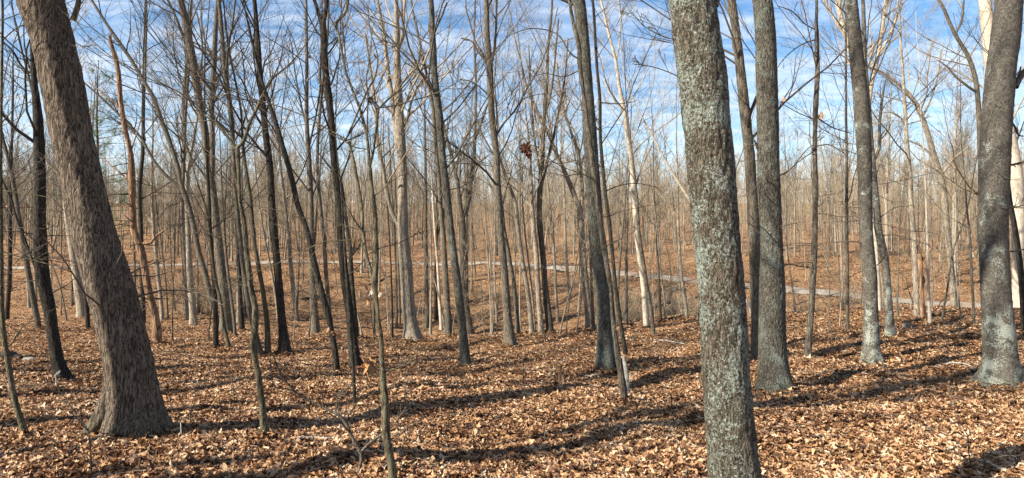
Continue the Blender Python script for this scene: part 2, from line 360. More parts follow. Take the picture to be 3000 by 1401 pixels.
rx = rp[:, None, :] + rn[:, None, :] * (offs[None, :, None] * np.interp(rp[:, 0], [-60, -5, 14, 22], [.55, .55, .8, 1.0])[:, None, None] + 0.08 * np.sin(np.arange(160)[:, None, None] * 0.9 + offs[None, :, None]))
zc_ = ground_z(rx[..., 0], rx[..., 1]); rz = zc_ + np.array([0.05, 0.09, 0.08, 0.08, 0.09, 0.05])[None]
rv = np.concatenate([rx, rz[..., None]], -1).reshape(-1, 3)
i0 = (np.arange(159)[:, None] * 6 + np.arange(5)[None]).ravel()
road = put('gravel_road', rv, [np.stack([i0, i0 + 6, i0 + 7, i0 + 1], 1)], m); tag(road, 'pale gravel road running across the far slope', None, None, 'structure')

# ------------------------------------------------------------------ fallen leaves
rng = np.random.default_rng(11)
def leaf_mat():
    m, nt, b = mat_new('dry_leaf'); lk = nt.links.new
    oi = nt.nodes.new('ShaderNodeObjectInfo'); tcn = nt.nodes.new('ShaderNodeTexCoord')
    cr = ramp(nt, [(0.0, (0.05, 0.022, 0.012)), (0.24, (0.17, 0.08, 0.036)), (0.46, (0.34, 0.178, 0.08)), (0.68, (0.47, 0.275, 0.14)), (0.87, (0.57, 0.385, 0.23)), (1.0, (0.66, 0.51, 0.355))])
    ln_ = tex(nt, 'ShaderNodeTexNoise', oi.outputs['Location'], 0.75, 4, 0.65)      # damp, darker drifts and dry, paler ones
    lk(math_(nt, 'ADD', oi.outputs['Random'], math_(nt, 'MULTIPLY', math_(nt, 'SUBTRACT', ln_.outputs[0], 0.5), 0.9), True), cr.inputs[0])
    n = tex(nt, 'ShaderNodeTexNoise', tcn.outputs['Object'], 14, 4, 0.6)
    nr = ramp(nt, [(0.3, (0.72, 0.68, 0.62)), (0.65, (1.1, 1.06, 1.0))]); lk(n.outputs[0], nr.inputs[0])
    mm = nt.nodes.new('ShaderNodeMix'); mm.data_type = 'RGBA'; mm.blend_type = 'MULTIPLY'; mm.inputs['Factor'].default_value = 1
    lk(cr.outputs[0], mm.inputs['A']); lk(nr.outputs[0], mm.inputs['B']); lk(mm.outputs['Result'], b.inputs['Base Color'])
    b.inputs['Roughness'].default_value = 0.62; b.inputs['Specular IOR Level'].default_value = 0.35
    tr = nt.nodes.new('ShaderNodeBsdfTranslucent'); lk(mm.outputs['Result'], tr.inputs[0])
    ms = nt.nodes.new('ShaderNodeMixShader'); ms.inputs[0].default_value = 0.18
    lk(b.outputs[0], ms.inputs[1]); lk(tr.outputs[0], ms.inputs[2]); lk(ms.outputs[0], nt.nodes['Material Output'].inputs[0])
    return m
M_LEAF = leaf_mat()
def leaf_mesh(name, seed, lobes, width, curl, roll, mat=None):
    r = np.random.default_rng(seed); n = 10
    t = np.linspace(0, 1, n)
    w = width * np.sin(math.pi * np.clip(t, .02, .98)) ** 0.6 * (1 + (0.30 * np.sin(2 * math.pi * lobes * t + r.uniform(0, 6)) if lobes else 0))
    wl = np.maximum(w * r.uniform(.9, 1.1, n), 0.012); wr = np.maximum(w * r.uniform(.9, 1.1, n), 0.012)
    x = t - 0.5; bend = curl * (x ** 2) * 2.2 + 0.05 * np.sin(5 * t + r.uniform(0, 6))
    mid = np.stack([x, 0.05 * np.sin(4 * t + r.uniform(0, 6)), bend], 1)
    def side(s, ww):
        a = roll * s * (0.6 + 0.8 * r.random(n)) if roll else np.zeros(n)
        a = np.abs(a) + r.normal(size=n) * .15
        p = mid.copy(); p[:, 1] += s * ww * np.cos(a); p[:, 2] += ww * np.sin(a) * np.sign(roll or 1); p[:, 0] += r.normal(size=n) * .02
        return p
    v = np.concatenate([side(-1, wl), mid, side(1, wr)])
    k = np.arange(n - 1)
    q = np.concatenate([np.stack([k, k + n, k + n + 1, k + 1], 1), np.stack([k + n, k + 2 * n, k + 2 * n + 1, k + n + 1], 1)])
    return mesh_np(name, v, [q], mat or M_LEAF)
leafs = [leaf_mesh('leaf_shape', s, *a) for s, a in enumerate([(2.5,.30,.25,.5),(3,.27,-.3,.7),(0,.26,.45,.9),(3.5,.30,.1,-.6),(0,.22,-.4,.6),(2.5,.33,.5,1.0),(3,.3,-.2,-.9),(0,.30,.2,.35),(3,.25,.8,.5),(2,.3,-.6,.8)])]
leafcol = bpy.data.collections.new('leaf_shapes')
for me in leafs: leafcol.objects.link(bpy.data.objects.new('leaf_shape', me))

def instancer(name, collection):
    ng = bpy.data.node_groups.new(name, 'GeometryNodeTree')
    ng.interface.new_socket('Geometry', in_out='INPUT', socket_type='NodeSocketGeometry'); ng.interface.new_socket('Geometry', in_out='OUTPUT', socket_type='NodeSocketGeometry')
    N = ng.nodes.new; gi = N('NodeGroupInput'); go = N('NodeGroupOutput'); ip = N('GeometryNodeInstanceOnPoints'); ci = N('GeometryNodeCollectionInfo')
    ci.inputs['Collection'].default_value = collection; ci.inputs['Separate Children'].default_value = True; ci.inputs['Reset Children'].default_value = True
    def att(nm, ty):
        a = N('GeometryNodeInputNamedAttribute'); a.data_type = ty; a.inputs['Name'].default_value = nm; return a.outputs['Attribute']
    er = N('FunctionNodeEulerToRotation'); l = ng.links.new
    l(gi.outputs[0], ip.inputs['Points']); l(ci.outputs[0], ip.inputs['Instance']); ip.inputs['Pick Instance'].default_value = True
    l(att('idx', 'INT'), ip.inputs['Instance Index']); l(att('rot', 'FLOAT_VECTOR'), er.inputs[0]); l(er.outputs[0], ip.inputs['Rotation']); l(att('scl', 'FLOAT'), ip.inputs['Scale'])
    l(ip.outputs[0], go.inputs[0])
    return ng

# ------------------------------------------------------------------ trees
def relief(v, path, R, S, kind, seed):
    """push trunk verts in and out: bark plates, ridges and root swellings as real geometry"""
    K = len(path); c = np.repeat(path, S, axis=0); d = v - c; r = np.linalg.norm(d, axis=1, keepdims=True); n = d / np.maximum(r, 1e-9)
    amp, f, fz = {'oak': (0.012, 21.0, 4.5), 'lichen': (0.009, 28.0, 8.0), 'smooth': (0.006, 8.0, 9.0), 'plain': (0.008, 20.0, 3.5)}[kind]
    out = np.empty(len(v)); o = seed * 7.3
    nz = mnoise.noise
    for i in range(len(v)):
        x, y, z = v[i]
        a = nz(Vector((x * f + o, y * f, z * fz))); b_ = nz(Vector((x * f * 2.3, y * f * 2.3 + o, z * fz * 2.6))); e = nz(Vector((x * 2.2, y * 2.2, z * 1.3 + o)))
        if kind == 'oak': h = 1.0 - 2.6 * max(0.0, 0.30 - abs(a)) + 0.45 * b_
        else: h = 0.9 - abs(a) * 1.4 + 0.6 * b_
        out[i] = amp * h + 0.012 * e
    return v + n * out[:, None]

def spray(rng, P, R, H, n1, low, dens, flat=1.0, L1=None, up=0.45, hi=0.98, ang=(28, 62), rmin=0.0022):
    """branches, twigs and twiglets on trunk path(s) P -> list of tube meshes"""
    L1 = L1 if L1 is not None else np.clip(0.34 * H, 0.8, 6.0)
    Q1, R1, l1 = grow(rng, P, R, n1, low, hi, ang, L1, 8, 0.36, up=up, wander=0.12, flat=flat, rmin=0.004, rmax=0.04, tip=.2)
    Q2, R2, l2 = grow(rng, Q1, R1, dens[0], 0.12, 0.98, (22, 52), l1 * 0.48, 6, 0.5, up=0.3, wander=0.16, flat=0.85, rmin=rmin * 1.2, tip=.35)
    Q3, R3, l3 = grow(rng, Q2, R2, dens[1], 0.1, 1.0, (20, 52), np.clip(l2 * 0.55, 0.15, 1.6), 4, 0.5, up=0.25, wander=0.18, flat=0.85, rmin=rmin * .8)
    return [tubes(Q1, R1, 5), tubes(Q2, R2, 4), tubes(Q3, R3, 3)]

tree_no = [0]; NEAR_BASES = []
def tree(label, barkm, pts, limbs=(), twig='tw', n1=15, low=0.32, dens=(8, 7), S=14, broken=False, Y=None, rel=None, name='tree', cat='tree',
         group=None, flare=0.0, lobes=5, flat=1.0, extra=None, hmax=None, limb_twigs=(5, 4), hmul=1.0, drift=0.0, up=0.45, crown=True, ext=True, roots=()):
    tree_no[0] += 1; seed = tree_no[0]; rng = np.random.default_rng(1000 + seed)
    pts = sorted(pts, key=lambda p: -p[1])
    bx, by, bw = pts[0]
    if Y is None:
        g = hit(bx, by); Y = g[1]
    else: g = np.array([(bx - CX) / F * Y, Y, gz((bx - CX) / F * Y, Y)])
    W = np.array([np.r_[P3(x, y, Y), w * 0.5 * Y / F / math.hypot(1, (x - CX) / F) - {'oak': .012, 'lichen': .006, 'smooth': .004, 'plain': .004}.get(rel, 0)] for x, y, w in pts])      # a round stem looks wider towards the picture's sides
    W[:, 3] = np.maximum(W[:, 3], .004)
    W[:, 1] += drift * (W[:, 2] - g[2])
    W[0, 2] = g[2]
    base = g.copy(); W[:, :3] -= base
    below = W[0].copy(); below[2] -= 0.35; below[3] *= 1.1
    W = np.vstack([below, W])
    k13 = np.argmin(np.abs(W[:, 2] - 1.0)); dbh = 2 * W[k13, 3]
    Hvis = W[-1, 2]
    if not broken and ext:
        H = np.clip((5.5 + 45 * dbh - 30 * dbh ** 2) * hmul, Hvis + 1.5, hmax or 26)
        d = W[-1, :3] - W[-2, :3]; d = d / np.linalg.norm(d); p = W[-1].copy(); n = 7; step = (H - Hvis) / n
        exts = []
        for k in range(n):
            d = d * 0.85 + np.array([0, 0, .25]) + rng.normal(size=3) * 0.05; d /= np.linalg.norm(d)
            p = p.copy(); p[:3] += d * step; p[3] = max(W[-1, 3] * (1 - 0.85 * (k + 1) / n), 0.006); exts.append(p)
        W = np.vstack([W] + exts)
    else: H = max(Hvis, 2.0)
    K = int(np.clip(H * 6, 24, 90)); path = smooth_path(W, K)
    if rel:   # fine rings where the trunk is in view
        lowp = smooth_path(W, 4000); zz = lowp[:, 2]; zt = EYE + (HY + 60) / F * Y - base[2]
        dz = 0.022 if rel != 'plain' else 0.04
        lev = np.r_[np.arange(-0.3, min(zt, Hvis + .3), dz)]; lev = np.r_[lev, np.linspace(lev[-1] + .2, zz[-1], 26)]
        path = lowp[np.clip(np.searchsorted(zz, lev), 0, 3999)]
        S = {'oak': 84, 'lichen': 84, 'smooth': 60, 'plain': 40}[rel]
    path[:, 3] = np.maximum(path[:, 3], 0.004)
    jit = np.interp(np.arange(len(path)), np.arange(0, len(path) + 12, 12), rng.normal(size=len(range(0, len(path) + 12, 12))) * 0.05)
    if not rel: path[:, 3] *= 1 + jit
    v, f = tubes(path[None, :, :3], path[None, :, 3], S, cap=True)
    if flare:
        th = np.tile(np.arange(S) * 2 * math.pi / S, len(path)); hh = np.maximum(np.repeat(path[:, 2], S), 0)
        c = np.repeat(path[:, :3], S, axis=0); ph = rng.uniform(0, 6.28)
        k = 1 + flare * np.exp(-hh / 0.16) * np.maximum(0, np.cos(lobes * th / 2 + ph) ** 2 + .25 * np.cos(3 * th + ph)) 
        v = c + (v - c) * np.r_[k][:, None]
    if rel: v = relief(v, path[:, :3], path[:, 3], S, rel, seed)
    if base[1] < 30: NEAR_BASES.append((base[0], base[1], W[1, 3] * 1.1))
    root = empty(name, base); tag(root, label, cat, group)
    put('trunk', v, f, MT[barkm], root)
    parts = []
    if broken:
        Tn = 9; a = np.arange(Tn) * 2 * math.pi / Tn; top = path[-1]
        sp = np.stack([np.stack([top[:3] + np.array([math.cos(q), math.sin(q), -0.15 / max(top[3], .01) * top[3]]) * top[3] * .7, top[:3] + np.array([math.cos(q) * top[3] * .6, math.sin(q) * top[3] * .6, top[3] * rng.uniform(1.0, 5.0)])]) for q in a])
        put('splintered_top', *tubes(sp, np.tile([top[3] * .36, top[3] * .06], (Tn, 1)), 4, cap=True), MT[barkm], root)
    for lp in limbs:
        LW = np.array([np.r_[P3(x, y, Y), max(w, 1.2) * 0.46 * Y / F] for x, y, w in lp]); LW[:, :3] -= base
        LW[:, 1] += np.linspace(0, 1, len(LW)) * rng.uniform(-.12, .12) * np.linalg.norm(LW[-1, :3] - LW[0, :3]) + drift * LW[0, 2]
        if lp[-1][1] <= 5:
            d = LW[-1] - LW[-2]; d[:3] /= np.linalg.norm(d[:3]); e = []
            p = LW[-1].copy()
            for k in range(4):
                d[:3] = d[:3] * .9 + np.array([0, 0, .15]) + rng.normal(size=3) * .06; p = p.copy(); p[:3] += d[:3] * H * .06; p[3] = LW[-1, 3] * (1 - .22 * (k + 1)); e.append(p)
            LW = np.vstack([LW] + e)
        lpth = smooth_path(LW, int(np.clip(len(LW) * 5, 12, 40)))
        ln = len(lpth); wob = np.cumsum(rng.normal(size=(ln, 3)) * .06 * lpth[:, 3:4], axis=0); lpth[:, :3] += wob - np.linspace(0, 1, ln)[:, None] * wob[-1]
        lpth[:, 3] = np.maximum(lpth[:, 3], 0.0022)
        lo = put('limb', *tubes(lpth[None, :, :3], lpth[None, :, 3], 10 if lpth[0, 3] > .03 else 6, cap=True), MT[barkm], root)
        if limb_twigs:
            ll = np.linalg.norm(np.diff(lpth[:, :3], axis=0), axis=1).sum()
            nb = max(2, int(limb_twigs[0] * np.clip(ll / 1.5, .6, 3)))
            Q1, R1, l1 = grow(rng, lpth[None, :, :3], lpth[None, :, 3], nb, .12, 1.0, (22, 58), np.clip(ll * .38, .15, 2.2), 7, .55, up=.25, wander=.11, rmin=.0026)
            Q2, R2, l2 = grow(rng, Q1, R1, limb_twigs[1], .2, 1.0, (22, 55), l1 * .55, 5, .55, wander=.13, rmin=.002)
            Q3, R3, l3 = grow(rng, Q2, R2, 3, .2, 1.0, (25, 60), l2 * .5, 3, .6, wander=.22, rmin=.0018)
            put('twigs', *cat_meshes([tubes(Q1, R1, 5), tubes(Q2, R2, 4), tubes(Q3, R3, 3)]), MT[twig], lo)['kind'] = 'stuff'
    if rel in ('oak', 'lichen', 'smooth'): low = max(low, .5)
    if crown and n1:
        cp = smooth_path(path[:, :4], 40)
        parts += spray(rng, cp[None, :, :3], cp[None, :, 3], H, n1, low, dens, flat=flat, up=up)
    if extra: parts += extra(rng, path, base, Y, H)
    for rp_ in roots:
        RW = np.array([np.r_[P3(x, y, Y), w * .5 * Y / F] for x, y, w in rp_]); RW[:, :3] -= base; RW[:, 1] -= np.linspace(.05, .18, len(RW))
        pp = smooth_path(RW, 40); v, f = tubes(pp[None, :, :3], pp[None, :, 3], 30, cap=True); put('root', relief(v, pp[:, :3], pp[:, 3], 30, rel or 'plain', seed), f, MT[barkm], root)
    if parts: put('crown', *cat_meshes(parts), MT[twig], root)['kind'] = 'stuff'
    return root
def low_twigs(n, t0, t1, L, flat=.35, m=4):
    """thin level side shoots low on a stem"""
    def fn(rng, path, base, Y, H):
        Q1, R1, l1 = grow(rng, path[None, :, :3], path[None, :, 3], n, t0, t1, (55, 95), L, 7, .22, up=.1, wander=.16, flat=flat, rmin=.003, rmax=.012)
        Q2, R2, l2 = grow(rng, Q1, R1, m, .2, 1., (30, 65), l1 * .45, 5, .6, wander=.2, flat=.6, rmin=.0022)
        Q3, R3, l3 = grow(rng, Q2, R2, 3, .2, 1., (30, 65), l2 * .5, 3, .6, wander=.2, flat=.7, rmin=.0018)
        return [tubes(Q1, R1, 5), tubes(Q2, R2, 4), tubes(Q3, R3, 3)]
    return fn
def stubs(n, t0, t1, L):
    def fn(rng, path, base, Y, H):
        Q1, R1, l1 = grow(rng, path[None, :, :3], path[None, :, 3], n, t0, t1, (60, 100), L, 5, .22, up=-.1, wander=.14, flat=.5, rmin=.006, rmax=.025)
        Q2, R2, l2 = grow(rng, Q1, R1, 2, .3, 1., (30, 70), l1 * .4, 3, .6, wander=.2, rmin=.003)
        return [tubes(Q1, R1, 5), tubes(Q2, R2, 4)]
    return fn

# ---- the large ones near by
tree('thick leaning oak with ridged bark and flared roots, lit along one edge', 'oak',
     [(112,-30,152),(120,0,151),(154,116,134),(192,291,133),(212,407,133),(238,524,130),(274,687,138),(323,845,146),(362,991,146),(391,1142,160),(396,1200,176),(398,1262,212)],
     [[(215,60,18),(225,20,16),(228,-20,15)]], rel='oak', flare=.12, lobes=5, roots=[[(352,1120,60),(328,1190,56),(300,1238,44),(274,1268,32),(250,1288,16)]], extra=low_twigs(7,.26,.45,1.3))
tree('big lichen-crusted trunk standing closest, its foot below the picture', 'lichen',
     [(2022,-30,138),(2027,0,139),(2043,116,143),(2060,233,143),(2069,349,138),(2083,491,141),(2090,582,139),(2096,678,140),(2108,795,139),(2122,983,138),(2131,1140,141),(2152,1392,157),(2164,1545,196)],
     [[(2000,118,5),(1960,110,4),(1900,80,3),(1840,20,2.5)],[(2008,235,4),(1965,215,3.5),(1900,195,3),(1850,190,2)],[(2100,20,14),(2108,-5,12),(2112,-40,10)]], rel='lichen', flare=.2, twig='tw')
tree('dark lichened trunk with broad foot right beside the closest trunk', 'lichen2',
     [(2230,-20,56),(2233,0,57),(2245,204,64),(2250,366,65),(2252,533,67),(2259,695,67),(2262,816,76),(2263,983,82),(2266,1080,90),(2270,1148,108)],
     [[(2222,440,10),(2213,420,7),(2207,410,3)],[(2275,520,5),(2310,500,4),(2360,440,3),(2410,400,2)],[(2230,690,5),(2215,670,4),(2200,655,3)]], rel='lichen', flare=.35, extra=low_twigs(6,.22,.5,1.2))
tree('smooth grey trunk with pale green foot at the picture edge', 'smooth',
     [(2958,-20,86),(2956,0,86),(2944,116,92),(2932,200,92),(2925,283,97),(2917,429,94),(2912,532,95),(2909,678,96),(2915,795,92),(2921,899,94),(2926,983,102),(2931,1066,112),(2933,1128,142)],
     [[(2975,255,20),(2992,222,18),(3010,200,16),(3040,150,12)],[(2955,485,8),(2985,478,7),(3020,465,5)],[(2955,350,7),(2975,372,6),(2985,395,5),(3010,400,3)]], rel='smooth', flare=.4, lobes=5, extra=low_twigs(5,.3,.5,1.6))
tree('stout furrowed trunk crossed by a thin pale stem', 'lichen2',
     [(1690,-20,38),(1695,0,38),(1707,87,34),(1717,204,33),(1724,320,37),(1731,436,41),(1738,553,43),(1747,687,43),(1756,775,41),(1766,879,42),(1771,983,47),(1774,1084,62)],
     [[(1712,180,6),(1680,165,5),(1630,100,4),(1560,85,3),(1480,110,2)]], rel='plain', flare=.3)
tree('thin pale stem leaning across the stout furrowed trunk', 'mid',
     [(1669,0,10),(1680,70,11),(1695,128,12),(1699,200,12),(1705,242,12),(1716,325,13),(1726,408,14),(1737,491,14),(1745,553,14),(1759,657,15),(1766,700,15),(1778,775,16),(1791,858,16),(1797,941,16),(1807,1024,17),(1820,1100,18),(1830,1182,23)],
     [[(1741,528,6),(1724,516,5),(1695,510,4.5),(1658,516,4),(1624,510,3),(1583,505,2.5),(1516,487,2),(1466,466,1.5)],[(1700,205,5),(1650,225,4),(1600,215,3),(1540,230,2)],[(1737,480,4),(1690,470,3.5),(1640,480,3),(1600,470,2),(1560,440,1.6)],
      [(1716,325,4),(1690,320,3),(1660,290,2.5),(1640,300,2)]], twig='tw', rel='plain', low=.5, n1=9, extra=low_twigs(9,.3,.55,1.0))
tree('young grey trunk with swollen foot behind the furrowed trunk, leaning slightly', 'dark',
     [(1733,-20,8),(1736,0,8),(1744,116,9),(1749,200,9),(1757,283,10),(1759,408,10),(1766,491,11),(1774,574,11),(1785,655,12),(1793,733,12),(1801,816,12),(1811,899,13),(1824,983,13),(1833,1051,16)],
     [[(1762,390,5),(1745,370,4),(1735,340,3),(1745,310,2)],[(1775,560,5),(1810,545,4),(1850,538,3),(1920,548,2)],[(1757,300,4),(1800,306,3),(1860,300,2)]], twig='twd', n1=8, extra=low_twigs(12,.3,.6,1.2))
tree('straight grey trunk half hidden behind the dark lichened trunk', 'mid',
     [(2140,-20,24),(2143,0,24),(2162,145,26),(2178,291,29),(2194,436,32),(2204,582,32),(2210,680,36),(2213,800,34),(2215,950,33),(2218,1055,36)], rel='plain', extra=low_twigs(5,.3,.5,1.0))
tree('slim ringed trunk standing alone between two grey trunks', 'mid',
     [(2394,-20,9),(2393,0,9),(2393,116,11),(2395,204,14),(2390,320,14),(2387,436,15),(2389,524,16),(2387,687,17),(2383,795,18),(2377,899,20),(2368,1024,22),(2366,1056,26)],
     [[(2393,90,4),(2360,70,3.5),(2320,30,3),(2280,15,2)],[(2392,115,5),(2350,130,4),(2300,170,3),(2270,215,2)],[(2397,348,5),(2440,372,4),(2500,390,2.5)],[(2395,428,5),(2420,424,4),(2470,450,2.5)],[(2390,440,4),(2350,465,3),(2290,515,2)],[(2385,350,4),(2340,330,3),(2290,300,2)]], rel='plain', n1=8, extra=low_twigs(8,.25,.55,1.3))
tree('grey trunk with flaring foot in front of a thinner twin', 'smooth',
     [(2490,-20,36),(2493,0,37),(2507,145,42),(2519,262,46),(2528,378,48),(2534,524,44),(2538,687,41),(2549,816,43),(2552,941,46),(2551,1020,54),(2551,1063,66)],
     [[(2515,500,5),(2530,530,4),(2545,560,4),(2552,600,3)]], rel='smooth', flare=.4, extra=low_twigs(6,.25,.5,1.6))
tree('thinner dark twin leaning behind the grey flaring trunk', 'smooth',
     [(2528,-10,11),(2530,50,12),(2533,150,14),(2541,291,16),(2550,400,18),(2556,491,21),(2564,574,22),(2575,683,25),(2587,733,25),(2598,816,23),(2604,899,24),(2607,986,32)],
     [[(2560,470,9),(2567,450,9),(2570,366,9),(2576,283,7),(2580,240,3)],[(2585,690,4),(2610,688,4),(2660,700,3),(2720,720,2)],[(2575,640,4),(2620,610,3),(2680,600,2)]], rel='plain', flare=.3, extra=low_twigs(8,.3,.6,1.8))
tree('pale cream tree rising behind the two grey trunks, forked high up', 'cream',
     [(2545,300,17),(2550,500,18),(2562,690,15),(2572,816,15),(2576,942,16)], [[(2545,310,14),(2555,240,14),(2570,180,13),(2583,116,12),(2599,17,10),(2605,-20,9)],[(2545,310,12),(2525,240,13),(2510,200,14),(2480,110,16),(2465,50,16),(2452,-20,15)],[(2481,115,8),(2455,80,8),(2430,40,7),(2410,0,6)],[(2583,150,8),(2620,80,8),(2650,10,7)]], twig='twp', n1=6, low=.5, Y=24, ext=False)
tree('thin straight pole beside the grey flaring trunk', 'mid',
     [(2478,-10,5),(2478,100,6),(2478,200,7),(2479,350,8),(2481,491,9),(2480,657,11),(2482,760,11),(2483,976,13)], n1=9, extra=low_twigs(14,.3,.8,1.0))

# ---- left
tree('very dark shaggy trunk behind the leaning oak', 'dark',
     [(92,-20,14),(93,0,14),(96,100,16),(98,200,19),(112,366,31),(116,491,36),(117,678,40),(126,816,42),(147,920,38),(156,983,39),(170,1066,43),(184,1116,58)],
     [[(98,220,8),(70,200,7),(40,150,6),(10,120,4)],[(100,230,6),(80,190,5),(62,130,4),(55,60,3)]], rel='plain', flare=.25, twig='twd', extra=low_twigs(9,.2,.45,1.2))
tree('crooked young stem at the picture edge near the leaning oak', 'green',
     [(6,-20,8),(5,200,9),(2,420,11),(2,600,13),(3,760,15),(5,900,16),(13,1000,18),(25,1066,19),(36,1140,20),(58,1224,22),(80,1286,28)],
     [[(5,120,4),(60,75,3.5),(140,90,3),(230,130,2.5),(330,190,2)],[(8,1010,7),(30,1010,5),(50,980,4),(85,945,3),(120,940,2)],[(4,60,4),(80,40,3),(150,70,2.5),(220,110,2)],[(5,360,4),(60,310,3),(110,300,2)],[(3,560,4),(80,566,3),(180,580,2.2),(260,560,1.6)],[(3,735,4),(90,760,3),(200,780,2.5),(290,762,1.5)]], twig='tw', n1=7, low=.45, extra=low_twigs(9,.2,.6,.9))
tree('slanting grey trunk behind the very dark trunk', 'mid',
     [(-14,180,6),(-10,240,7),(0,366,10),(25,470,12),(46,574,14),(62,678,16),(79,775,17),(96,870,17),(112,964,20)], [[(25,470,6),(40,400,5),(70,330,4),(90,250,3)]], n1=8, low=.4)
tree('slender upright trunk at the picture edge before the gravel road', 'dark',
     [(38,200,5),(35,400,8),(31,560,10),(29,704,13),(29,780,14),(25,860,14),(20,936,17)], twig='twd')
tree('pale thick trunk just showing past the leaning oak', 'pale',
     [(140,-20,12),(150,100,14),(165,250,17),(185,450,20),(200,640,24),(213,733,26),(228,830,30),(240,927,35)], twig='twp', flare=.2)
tree('slim dark stem tucked against the leaning oak', 'dark', [(215,400,6),(235,650,9),(250,850,12),(258,966,15)], twig='twd', n1=7)
tree('reddish dead snag bristling with broken side branches', 'snag',
     [(322,118,13),(345,200,15),(352,283,15),(364,366,15),(382,449,17),(386,532,22),(388,615,20),(394,680,22),(411,725,24),(422,775,22),(436,858,24),(453,920,25),(460,1009,32)],
     [[(375,530,6),(350,505,5),(325,485,4),(300,460,3)],[(380,610,6),(345,598,5),(320,590,4)],[(415,715,10),(440,712,9),(458,690,6),(485,672,4)],[(405,740,7),(385,730,6),(360,726,4)],[(430,770,6),(455,760,4),(480,757,3)],[(365,330,5),(335,300,5),(300,270,4),(258,240,3)],[(385,440,5),(395,405,4),(410,350,3)]],
     twig='twd', broken=True, n1=0, rel='plain', extra=stubs(42,.12,.95,.75), limb_twigs=(3,2), name='dead_tree', cat='dead tree')
tree('narrow dark trunk right behind the reddish snag', 'dark',
     [(430,-20,7),(428,0,7),(424,120,9),(422,200,10),(420,325,11),(418,449,12),(409,553,13),(413,678,14),(416,816,15),(420,946,17)], twig='twd')
tree('pale narrow trunk right of the reddish snag', 'pale', [(448,380,5),(445,500,8),(446,600,10),(450,660,11),(462,795,13),(475,939,15)], twig='twp')
tree('long tree leaning hard over to one side with a low side limb', 'mid',
     [(255,-20,7),(268,0,8),(308,64,9),(372,157,11),(425,244,12),(450,289,13),(475,358,14),(500,424,15),(521,491,16),(535,553,17),(550,595,17),(566,657,17),(583,741,17),(602,804,17),(620,883,17),(638,962,19)],
     [[(528,548,10),(491,516,10),(465,483,9),(419,401,8),(372,349,7),(314,291,6),(260,240,5)],[(535,553,9),(538,500,10),(542,400,9),(548,300,8),(560,150,6),(565,50,4)],[(425,244,7),(432,150,6),(440,60,5),(445,-10,4)]], twig='twd', n1=8, low=.45)
tree('pale straight trunk, thinner of a close pair', 'pale',
     [(562,-10,6),(558,80,8),(545,200,10),(538,300,12),(538,449,12),(533,580,13),(534,671,14),(543,795,16),(551,939,17)], twig='twp')
tree('pale straight trunk, thicker of a close pair', 'pale',
     [(590,260,6),(577,350,8),(563,430,10),(550,500,12),(548,600,15),(551,671,17),(556,795,19),(566,951,24)], twig='twp', flare=.2)
tree('shaggy brown double-stemmed tree with peeling bark', 'mid',
     [(526,-20,17),(530,0,18),(550,100,22),(569,200,26),(585,304,23),(600,387,24),(606,449,22),(619,532,23),(629,616,25),(638,692,25),(650,795,28),(660,899,31),(662,973,42)],
     [[(622,520,16),(628,408,16),(629,304,16),(638,200,16),(645,100,14),(655,0,12),(658,-20,11)],[(570,210,9),(545,130,9),(520,60,8),(490,-10,7)]], rel='plain', flare=.3)
tree('black slender trunk in front of the shaggy brown tree', 'dark', [(600,340,6),(608,500,9),(613,600,11),(614,650,12),(620,733,13),(629,858,15),(633,1022,19)], twig='twd', n1=7)
tree('thin bowed stem leaning beside the black slender trunk', 'green', [(560,470,3),(580,540,4),(600,600,6),(622,760,8),(633,830,9),(643,866,9),(658,962,10),(672,1026,13)], n1=6)
tree('thin rough pole right of the shaggy brown tree', 'mid', [(645,420,4),(650,560,6),(658,692,8),(668,800,9),(676,860,9),(689,988,11)], n1=8)
tree('straight dark grey trunk behind the forked young tree', 'dark', [(676,300,5),(684,450,8),(690,560,10),(693,650,12),(699,741,13),(703,858,15),(709,971,19)], twig='twd')
tree('knobbly young tree splitting into a wide V fork', 'green',
     [(695,433,13),(699,491,12),(701,574,12),(712,636,13),(720,700,13),(727,770,14),(737,849,14),(747,899,16),(747,962,17),(742,1007,20),(747,1045,17),(758,1107,17),(765,1165,18),(772,1230,20),(780,1291,26)],
     [[(695,433,12),(712,420,12),(733,366,11),(758,320,10),(782,270,9),(807,233,8),(845,206,6),(890,160,4),(930,100,3),(960,40,2)],
      [(695,433,9),(674,408,8),(641,366,7),(593,332,6.5),(541,279,6),(495,256,5),(442,233,4.5),(384,198,4),(343,175,3.5),(279,122,3),(244,81,2.5),(215,35,2)],
      [(760,318,5),(740,290,4.5),(700,270,4),(670,255,3),(620,245,2)],[(697,560,5),(680,500,5),(650,480,4),(600,440,3),(540,400,2.5)],[(690,690,4),(640,695,3.5),(600,680,3),(550,690,2)]], twig='tw', n1=0, rel='plain', limb_twigs=(7,4), extra=low_twigs(8,.3,.9,.5), ext=False)
tree('tall plain trunk close behind the forked young tree', 'mid',
     [(636,-20,12),(640,0,12),(650,100,14),(658,200,15),(670,283,16),(679,366,15),(684,450,14),(687,499,14),(691,574,14),(699,657,14),(710,754,15),(720,837,16),(735,920,17),(750,990,21),(760,1044,28)], [[(660,230,8),(672,150,7),(690,60,6),(700,-10,5)]])
tree('smooth bending young trunk between the fork and the black trunk', 'green',
     [(660,60,5),(672,150,6),(690,240,7),(706,325,8),(712,420,9),(720,490,9),(733,574,11),(741,665,12),(749,733,13),(760,795,14),(772,866,15),(782,941,16),(785,1043,21)], n1=8)
